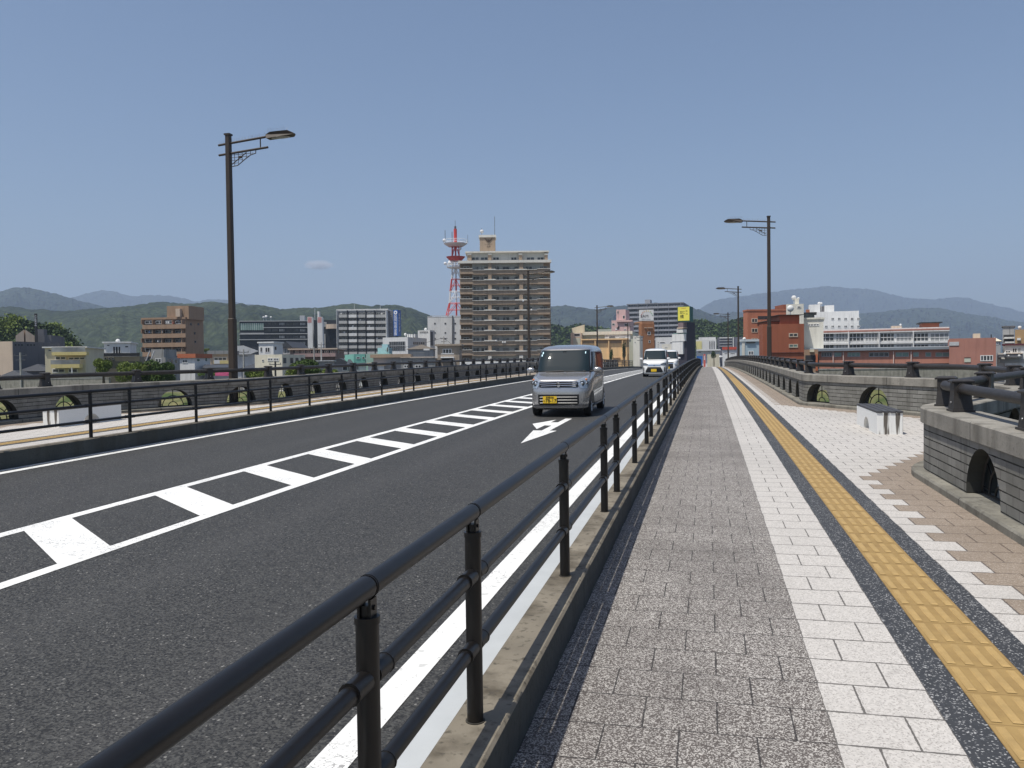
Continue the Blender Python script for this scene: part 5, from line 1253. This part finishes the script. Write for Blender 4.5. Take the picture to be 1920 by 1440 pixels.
b=B('white_maroon_house','white house with a maroon roof edge and a clutter of dishes, far right',W_wht,1884,1975,646,135,ang=0,depth=9,cat='house'); b.cap(wm('maroon_edge',(.09,.02,.03)),.4,.25); b.win(1898,652.5,1907,661,n=2,mat=W_dk); b.win(1908,652.5,1914.5,661,mat=G_lit); b.win(1885,657,1895,662,n=2)
b.rect('balcony_front',1872,664.5,1917,670,W_dkgrey,1.5); b.rect('balcony_rail',1872,662.5,1918,663.6,W_beige,1.6); b.rect('grey_shutter',1874,673,1925,680,W_grey,.15); b.rect('dark_figurative_gap',1878,680,1882,690,W_dk,.1) if False else None
b.dish(1911,667,.2,v=-1.8); b.dish(1884,663.5,.22,v=-1.8); b.dish(1891,667,.13,v=-1.8)
b=B('white_lean_to','small white lean-to house at the right edge, beside the salmon block',W_wht,1869,1884,662,139,ang=0,depth=6,cat='house'); b.win(1871,668,1878,674,mat=W_dk)
b=B('green_roof_shed','low pale building glimpsed left of the pink stair building',W_pgrn,1120,1147,617,330,ang=0,depth=10); 
b=B('left_low_shed','low corrugated shed behind the small gabled houses',W_conc,592,622,677,160,ang=4,depth=8,cat='shed'); b.cap(W_met,.4,.12)
# utility poles
m_up=pm('utility_pole_concrete',(.35,.34,.32),.8,.1,3)
for i,(px,yt,D,lb) in enumerate(((602,642,165,'concrete utility pole in front of the brown low-rise'),(588.5,650,170,'thin utility pole left of the concrete one'),(456.5,655,130,'utility pole just right of the nearest left lamp'),(516,677,112,'short dark pole before the cream house'),(832,631,175,'utility pole above the tan house'),(1200,628,160,'grey utility pole left of the brown tiled building'),(38,661,118,'utility pole among the dark roofs at the far left'))):
    p=at(px,yt,D); e=empty('utility_pole',(p.x,p.y,GZ),math.atan2(RH.y,RH.x)+.4,lb,'utility pole'); h=p.z-GZ
    m=MB(); m.tube([(0,0,0),(0,0,h)],.14,8,rr=[.17,.11]); m.build('pole',m_up if i not in (3,) else W_dk,e)
    m=MB(); m.box(-.8,.8,-.05,.05,h-.5,h-.4); m.box(-.6,.6,-.05,.05,h-1.1,h-1.0)
    for x in (-.7,0,.7): m.box(x-.04,x+.04,-.04,.04,h-.4,h-.22)
    m.build('crossarm',W_dkgrey,e)
wires=[((832,633,175),(600,655,200)),((832,633,175),(925,660,165))]
for i,(a,c) in enumerate(wires):
    A,Cc=at(*a),at(*c); m=MB(); m.tube([A.lerp(Cc,k/12)-Vector((0,0,1.6*4*(k/12)*(1-k/12)))for k in range(13)],.035,4)
    tag(m.build('power_cable',W_dk),'thin overhead cable running '+('left' if i==0 else 'right')+' from the pole above the tan house','cable','overhead cables')
# levee walls
def wall_seg(x0,y0,D0,x1,y1,D1,h,label):
    A,Bq=at(x0,y0,D0),at(x1,y1,D1); d=Bq-A; L=math.hypot(d.x,d.y); e=empty('flood_wall',(A.x,A.y,A.z),math.atan2(d.y,d.x),label,'wall')
    m=MB(); m.box(0,L,0,.4,-h,0); m.build('wall_panel',m_conc,e); m=MB(); m.box(-.05,L+.05,-.05,.45,0,.12); m.build('wall_cap',W_conc,e)
wall_seg(1536,693.5,93.5,1840,699,89.7,2.3,'plain concrete flood wall beyond the right-hand bay')
wall_seg(-90,712.5,121,204,709.5,115,2.3,'plain concrete flood wall beyond the left parapet')
# ---------- vegetation
def leafmat(name,c,c2):
    a=N(name); a.col(a.ramp(a.noise(.9,3),.3,.7,c,c2)); a.b.inputs['Subsurface Weight'].default_value=0; 
    return a.set(.7,0,.2)
m_leaf=leafmat('leaf_green',(.035,.062,.015),(.08,.125,.03)); m_leafy=leafmat('leaf_yellow_green',(.08,.12,.022),(.16,.20,.045)); m_leafd=leafmat('leaf_dark_green',(.02,.04,.015),(.055,.085,.028))
m_trunk=pm('bark',(.10,.075,.05),.9,.2,6)
def crown(mb,c,rx,ry,rz,n,sz,rg,mi=2,lumps=7):
    L=[(Vector((rg.uniform(-.55,.55)*rx,rg.uniform(-.55,.55)*ry,rg.uniform(-.45,.6)*rz)),rg.uniform(.4,.62)) for _ in range(lumps)]
    for _ in range(n):
        q,k=rg.choice(L); d=Vector((rg.gauss(0,1),rg.gauss(0,1),rg.gauss(0,1))).normalized(); rad=rg.uniform(.55,1.08)
        p=Vector(c)+q+Vector((d.x*rx*k,d.y*ry*k,d.z*rz*k))*rad
        a=Vector((rg.gauss(0,1),rg.gauss(0,1),rg.gauss(0,.6)+.3)).normalized(); u=a.orthogonal().normalized()*sz*rg.uniform(.5,1.2); v=a.cross(u).normalized()*sz*rg.uniform(.5,1.2)
        mb.face([p-u-v,p+u-v*.6,p+u*.8+v,p-u*.6+v*.9])
def tree(px,ytop,ybase,D,wpx,mats,label,group=None,n=1600,seed=1,name='broadleaf_tree'):
    rg=random.Random(seed); T=at(px,ytop,D); base=GZ; r=wpx/2*D/F; h=T.z-base
    e=empty(name,(T.x,T.y,base),0,label,'tree',group); ch=max((ybase-ytop)*D/F,r)
    m=MB(); m.tube([(0,0,0),(.1,0,h*.5),(0,.1,h-ch*.4)],.2,7,rr=[.22,.16,.06])
    for k in range(4): a=rg.uniform(0,6.3); m.tube([(0,0,h-ch*.9),(math.cos(a)*r*.6,math.sin(a)*r*.6,h-ch*.4)],.06,5)
    m.build('trunk',m_trunk,e)
    m=MB(); crown(m,(0,0,h-ch/2),r,r*.9,ch/2,int(n*2.6),max(.06,r*.045),rg,lumps=11); m.build('crown',mats,e)
    return e
G='trees on the river bank behind the left parapet'
tree(192,673,704,95,33,m_leafy,'round yellow-green tree in front of the dark olive building',G,2600,3)
tree(246,680,720,88,52,m_leafy,'left tree of the broad green pair below the brown apartments',G,3200,4)
tree(297,678,722,90,62,m_leaf,'right and larger tree of the broad green pair below the brown apartments',G,3800,5)
tree(572,674,712,84,58,m_leaf,'leafy tree in front of the cream house',G,3000,6)
tree(553,683,715,82,34,m_leafy,'small yellow-green tree at the foot of the cream house',G,1500,7)
tree(486,692,712,82,36,m_leafy,'low bright bush below the cream house',G,1500,8)
tree(622,690,712,84,38,m_leafy,'low bright green bush left of the grey gabled house',G,1500,9)
tree(470,697,712,84,20,m_leaf,'small shrub beside the nearest left lamp',G,900,10)
tree(385,639+14,660,250,12,m_leafy,'small bright tree right of the brown apartments',None,700,11)
tree(1338,656,673,260,10,m_leafd,'small dark clipped pine at the street end',None,900,12,'pine_tree')
tree(1146,655,676,225,7,m_leaf,'slim young tree against the apricot hall',None,700,13)
tree(1170,642,676,230,8,m_leafd,'ivy-like narrow dark conifer against the apricot hall',None,900,14,'conifer')
# flowers and dry plants on the bank
m=MB(); rg=random.Random(5)
for k in range(500):
    px=rg.uniform(372,436); p=at(px,rg.uniform(697,703),72); s=.09; m.face([p+Vector((-s,0,-s)),p+Vector((s,0,-s)),p+Vector((s,.05,s)),p+Vector((-s,.05,s))],0 if px>402 else 1)
tag(m.build('flower_bed',[wm('pink_flowers',(.62,.12,.25)),m_leaf]),kind='stuff')
# wooded knolls
def knoll(pts,D,depth,zb,label,nl,seed,mats,sz=.9,name='wood'):
    rg=random.Random(seed); m=MB(); cols=[]
    x0,x1=pts[0][0],pts[-1][0]; n=40
    for i in range(n+1):
        px=x0+(x1-x0)*i/n; 
        for (a,ya),(c,yc) in zip(pts,pts[1:]):
            if a<=px<=c: y=ya+(yc-ya)*(px-a)/(c-a); break
        top=at(px,y,D); r=raypx(px); r.z=0; r.normalize(); col=[]
        for j in range(13):
            t=j/12; off=(t-.35)*depth; hh=math.sin(math.pi*min(1,max(0,t/.7*.5 if t<.35 else .5+(t-.35)/.65*.5)))
            p=Vector((top.x,top.y,0))+r*off; p.z=zb+(top.z-zb)*hh; col.append(p)
        cols.append(col)
    for A,Bq in zip(cols,cols[1:]):
        for j in range(12): m.face([A[j],Bq[j],Bq[j+1],A[j+1]],0)
    for _ in range(nl):
        i=rg.randrange(n); j=rg.randrange(0,7); a,bq=rg.random(),rg.random()
        p=(cols[i][j].lerp(cols[i+1][j],a)).lerp(cols[i][j+1].lerp(cols[i+1][j+1],a),bq)
        cl=noise.noise(p*.12)+.5*noise.noise(p*.4); k=1 if cl>.12 else 2
        c=p+Vector((rg.gauss(0,.8),rg.gauss(0,.8),rg.uniform(-.2,1.9)*(1+max(0,cl)*1.4)))
        d=Vector((rg.gauss(0,1),rg.gauss(0,1),rg.gauss(0,1))).normalized(); u=d.orthogonal().normalized()*sz*rg.uniform(.4,1.1); v=d.cross(u).normalized()*sz*rg.uniform(.4,1.1)
        m.face([c-u-v,c+u-v*.7,c+u*.7+v,c-u*.8+v*.8],k)
    tag(m.build(name,mats,None),kind='stuff')
knoll([(-60,612),(0,610),(25,605),(45,607),(62,612),(80,617),(100,618),(120,630),(138,645),(150,664)],230,60,GZ,'',34000,21,[m_leafd,m_leafy,m_leafd],.34)
knoll([(1286,603),(1300,601),(1315,604),(1330,606),(1345,610),(1360,607),(1375,603),(1392,598),(1420,600),(1440,610)],620,160,GZ,'',24000,22,[m_leafd,m_leaf,m_leafd],1.1)
knoll([(1020,618),(1040,613),(1060,616),(1090,612),(1110,615),(1130,617),(1160,624),(1190,630)],700,140,GZ,'',8000,23,[m_leafd,m_leafd,m_leaf],1.6)
# ================================================================== TERRAIN
def forest(name,c,c2,sc_):
    a=N(name); v=a.n('ShaderNodeTexVoronoi'); v.inputs['Scale'].default_value=1/sc_; a.l(a.tc.outputs['Object'],v.inputs['Vector'])
    n1=a.noise(1/(sc_*14),5); n2=a.noise(1/(sc_*2),4)
    col=a.ramp(n1,.42,.58,sc3(c,.8),c2); col=a.mix(a.mr(n2,.35,.75,0,.6),col,sc3(c2,1.6)); col=a.mix(a.mr(v.outputs['Distance'],.2,.7,0,.55),col,sc3(c,.5)); a.col(col)
    a.bump(v.outputs['Distance'],1.0,sc_*.6); return a.set(.9,0,.1)
m_h1=forest('forest_near',(.012,.022,.011),(.042,.056,.026),11); m_h2=forest('forest_far',(.012,.022,.013),(.030,.042,.024),24)
def ridge(pts,D,mat,front=.22,rough=1.0,seed=0,step=5,nr=22):
    m=MB(); cols=[]; x0,x1=pts[0][0],pts[-1][0]; n=int((x1-x0)/step); off=Vector((seed*17.3,seed*5.1,0))
    for i in range(n+1):
        px=x0+(x1-x0)*i/n; y=pts[-1][1]
        for (a,ya),(c,yc) in zip(pts,pts[1:]):
            if a<=px<=c: t=(px-a)/(c-a); t=t*t*(3-2*t)*.5+t*.5; y=ya+(yc-ya)*t; break
        top=at(px,y,D); r=raypx(px); r.z=0; r.normalize(); col=[]
        base=Vector((top.x,top.y,0))
        for j in range(nr+1):
            t=j/nr
            if t<=.75: q=t/.75; p=base-r*D*front*(1-q); hh=q**.85
            else: q=(t-.75)/.25; p=base+r*D*.12*q; hh=1-q
            H=top.z-GZ; z=GZ-3+(H+3)*hh
            s1=D*.035; nz=noise.fractal(Vector((p.x/s1,p.y/s1,0))+off,.9,2.1,5)
            spur=abs(noise.noise(Vector((p.x/(s1*1.6),p.y/(s1*3.2),7))+off))
            z+=H*(.16*nz-.30*spur+.05)*math.sin(math.pi*min(1,q if t<=.75 else 1))*rough*(1 if t<=.75 else 0)
            if t>=.70: z+=D*.0011*noise.fractal(Vector((px*.14,seed,0)),.7,2.2,4)*(1 if t<=.8 else 0)
            col.append(Vector((p.x,p.y,max(z,GZ-6))))
        cols.append(col)
    for A,Bq in zip(cols,cols[1:]):
        for j in range(nr): m.face([A[j],Bq[j],Bq[j+1],A[j+1]],0)
    o=m.build('hills',mat,smooth='all',weld=True); return tag(o,kind='structure')
ridge([(-500,590),(-300,575),(0,574),(20,572),(60,578),(120,581),(190,576),(240,571),(290,564.5),(340,567),(400,564),(440,566),(480,570),(530,578),(560,575.5),(600,575),(640,570),(660,567),(700,570),(725,571),(745,569),(770,574),(790,582),(812,593),(850,618),(900,655),(930,690)],1500,m_h1,.45,1,1)
ridge([(-500,560),(-200,560),(-60,552),(0,541),(28,536),(50,535.5),(75,540),(100,546),(130,554),(160,563),(190,571),(230,580),(300,600),(380,640)],3600,m_h2,.3,1,2)
ridge([(60,575),(140,552),(165,546),(190,541),(215,544),(250,553),(275,551),(300,551),(345,555),(365,562),(400,558),(430,561),(455,567),(500,572),(560,585),(640,600)],7000,m_h2,.2,1,3)
ridge([(880,600),(960,588),(1032,574),(1060,570.5),(1085,574),(1120,578),(1140,575),(1160,571),(1180,570),(1230,566),(1280,568),(1310,577),(1345,588),(1370,595),(1450,620),(1520,650)],3000,m_h2,.3,1,4)
ridge([(1240,600),(1300,580),(1345,560),(1390,552),(1430,547),(1480,540),(1510,536.5),(1560,534.5),(1610,538),(1640,541),(1665,548),(1700,554),(1745,559),(1790,555),(1815,555),(1840,562),(1880,574),(1920,583),(2000,590),(2300,610),(2500,640)],7500,m_h2,.22,1,5)
ridge([(1270,640),(1320,600),(1355,588),(1380,583),(1410,588),(1450,590),(1520,590),(1600,588),(1650,582),(1690,578),(1725,576),(1760,576.5),(1800,583),(1850,591),(1900,600),(1960,605),(2200,615),(2500,640)],4200,m_h2,.28,1,6)
# ground with the river cut; one sheet
m_land=N('town_ground'); _c=m_land.ramp(m_land.noise(.05,4),.35,.65,(.07,.07,.065),(.11,.105,.095)); m_land.col(_c); m_land=m_land.set(.95,0,.1)
m_bank=N('bank_grass'); _n=m_bank.noise(.35,5); _c=m_bank.ramp(_n,.38,.62,(.05,.075,.025),(.18,.165,.08)); _c=m_bank.mix(m_bank.mr(m_bank.noise(3,4),.4,.8,0,.4),_c,(.06,.09,.03)); m_bank.col(_c); m_bank=m_bank.set(.95,0,.1)
prof=[(-400,GZ),(-60,GZ),(-42,-9.8),(48,-9.8),(58,-8.4),(75,-7.2),(98,-3.5),(103,-3.4),(112,GZ),(160,GZ),(400,GZ),(1500,GZ),(10000,GZ)]
m=MB(); xs_=[-9500,-2500,-800,-300,-150,-75,-30,0,30,75,150,300,800,2500,9500]
for (ya,za),(yb,zb_) in zip(prof,prof[1:]):
    mi=1 if (ya<112 and ya>=-60) else 0
    for xa,xb in zip(xs_,xs_[1:]):
        m.face([(xa,ya,za),(xb,ya,za),(xb,yb,zb_),(xa,yb,zb_)],mi)
tag(m.build('ground',[m_land,m_bank]),kind='structure')
_w=N('river_water'); _w.col((.02,.035,.03)); _w.bump(_w.noise(1.5,4),.3,.05); _w=_w.set(.08,0,.5)
m=MB(); m.face([(-2500,-50,-8.9),(2500,-50,-8.9),(2500,54,-8.9),(-2500,54,-8.9)]); tag(m.build('river',_w),kind='structure')
# approach road in town
m=MB(); m.face([(-10.3,272,GZ+.02),(-1,272,GZ+.02),(-1,600,GZ+.02),(-10.3,600,GZ+.02)]); tag(m.build('road',m_asph),kind='structure')
# ---- cloud and haze
cm=bpy.data.materials.new('cloud_vapour'); cm.use_nodes=True; t=cm.node_tree; t.nodes.remove(t.nodes['Principled BSDF'])
vp=t.nodes.new('ShaderNodeVolumePrincipled'); vp.inputs['Color'].default_value=(1,1,1,1); vp.inputs['Anisotropy'].default_value=.2
tc=t.nodes.new('ShaderNodeTexCoord'); vl=t.nodes.new('ShaderNodeVectorMath'); vl.operation='LENGTH'; t.links.new(tc.outputs['Object'],vl.inputs[0])
nz=t.nodes.new('ShaderNodeTexNoise'); nz.inputs['Scale'].default_value=3.2; nz.inputs['Detail'].default_value=4; t.links.new(tc.outputs['Object'],nz.inputs['Vector'])
mt=t.nodes.new('ShaderNodeMath'); mt.operation='MULTIPLY_ADD'; t.links.new(nz.outputs['Fac'],mt.inputs[0]); mt.inputs[1].default_value=-1.3; t.links.new(vl.outputs['Value'],mt.inputs[2])
mr=t.nodes.new('ShaderNodeMapRange'); t.links.new(mt.outputs[0],mr.inputs[0]); mr.inputs[1].default_value=.25; mr.inputs[2].default_value=-.35; mr.inputs[3].default_value=0; mr.inputs[4].default_value=.014
t.links.new(mr.outputs[0],vp.inputs['Density']); t.links.new(vp.outputs[0],t.nodes['Material Output'].inputs['Volume'])
P=at(598,497,15000); m=MB(); m.ball((0,0,0),1,1,1,0,20,12); o=m.build('cloud',cm,weld=True); o.location=P; o.scale=(300,300,100); o.rotation_euler=(0,0,math.atan2(RH.y,RH.x)); tag(o,kind='stuff')
HAZE=True
if HAZE:
    hm=bpy.data.materials.new('haze_air'); hm.use_nodes=True; t=hm.node_tree; t.nodes.remove(t.nodes['Principled BSDF'])
    vp=t.nodes.new('ShaderNodeVolumePrincipled'); vp.inputs['Color'].default_value=(.52,.64,.84,1); vp.inputs['Density'].default_value=1.6e-4; vp.inputs['Anisotropy'].default_value=.1
    t.links.new(vp.outputs[0],t.nodes['Material Output'].inputs['Volume'])
    m=MB(); m.box(-9800,9800,-420,10500,-14.5,880); tag(m.build('haze',hm),kind='stuff')
sc.cycles.max_bounces=6; sc.cycles.volume_bounces=1
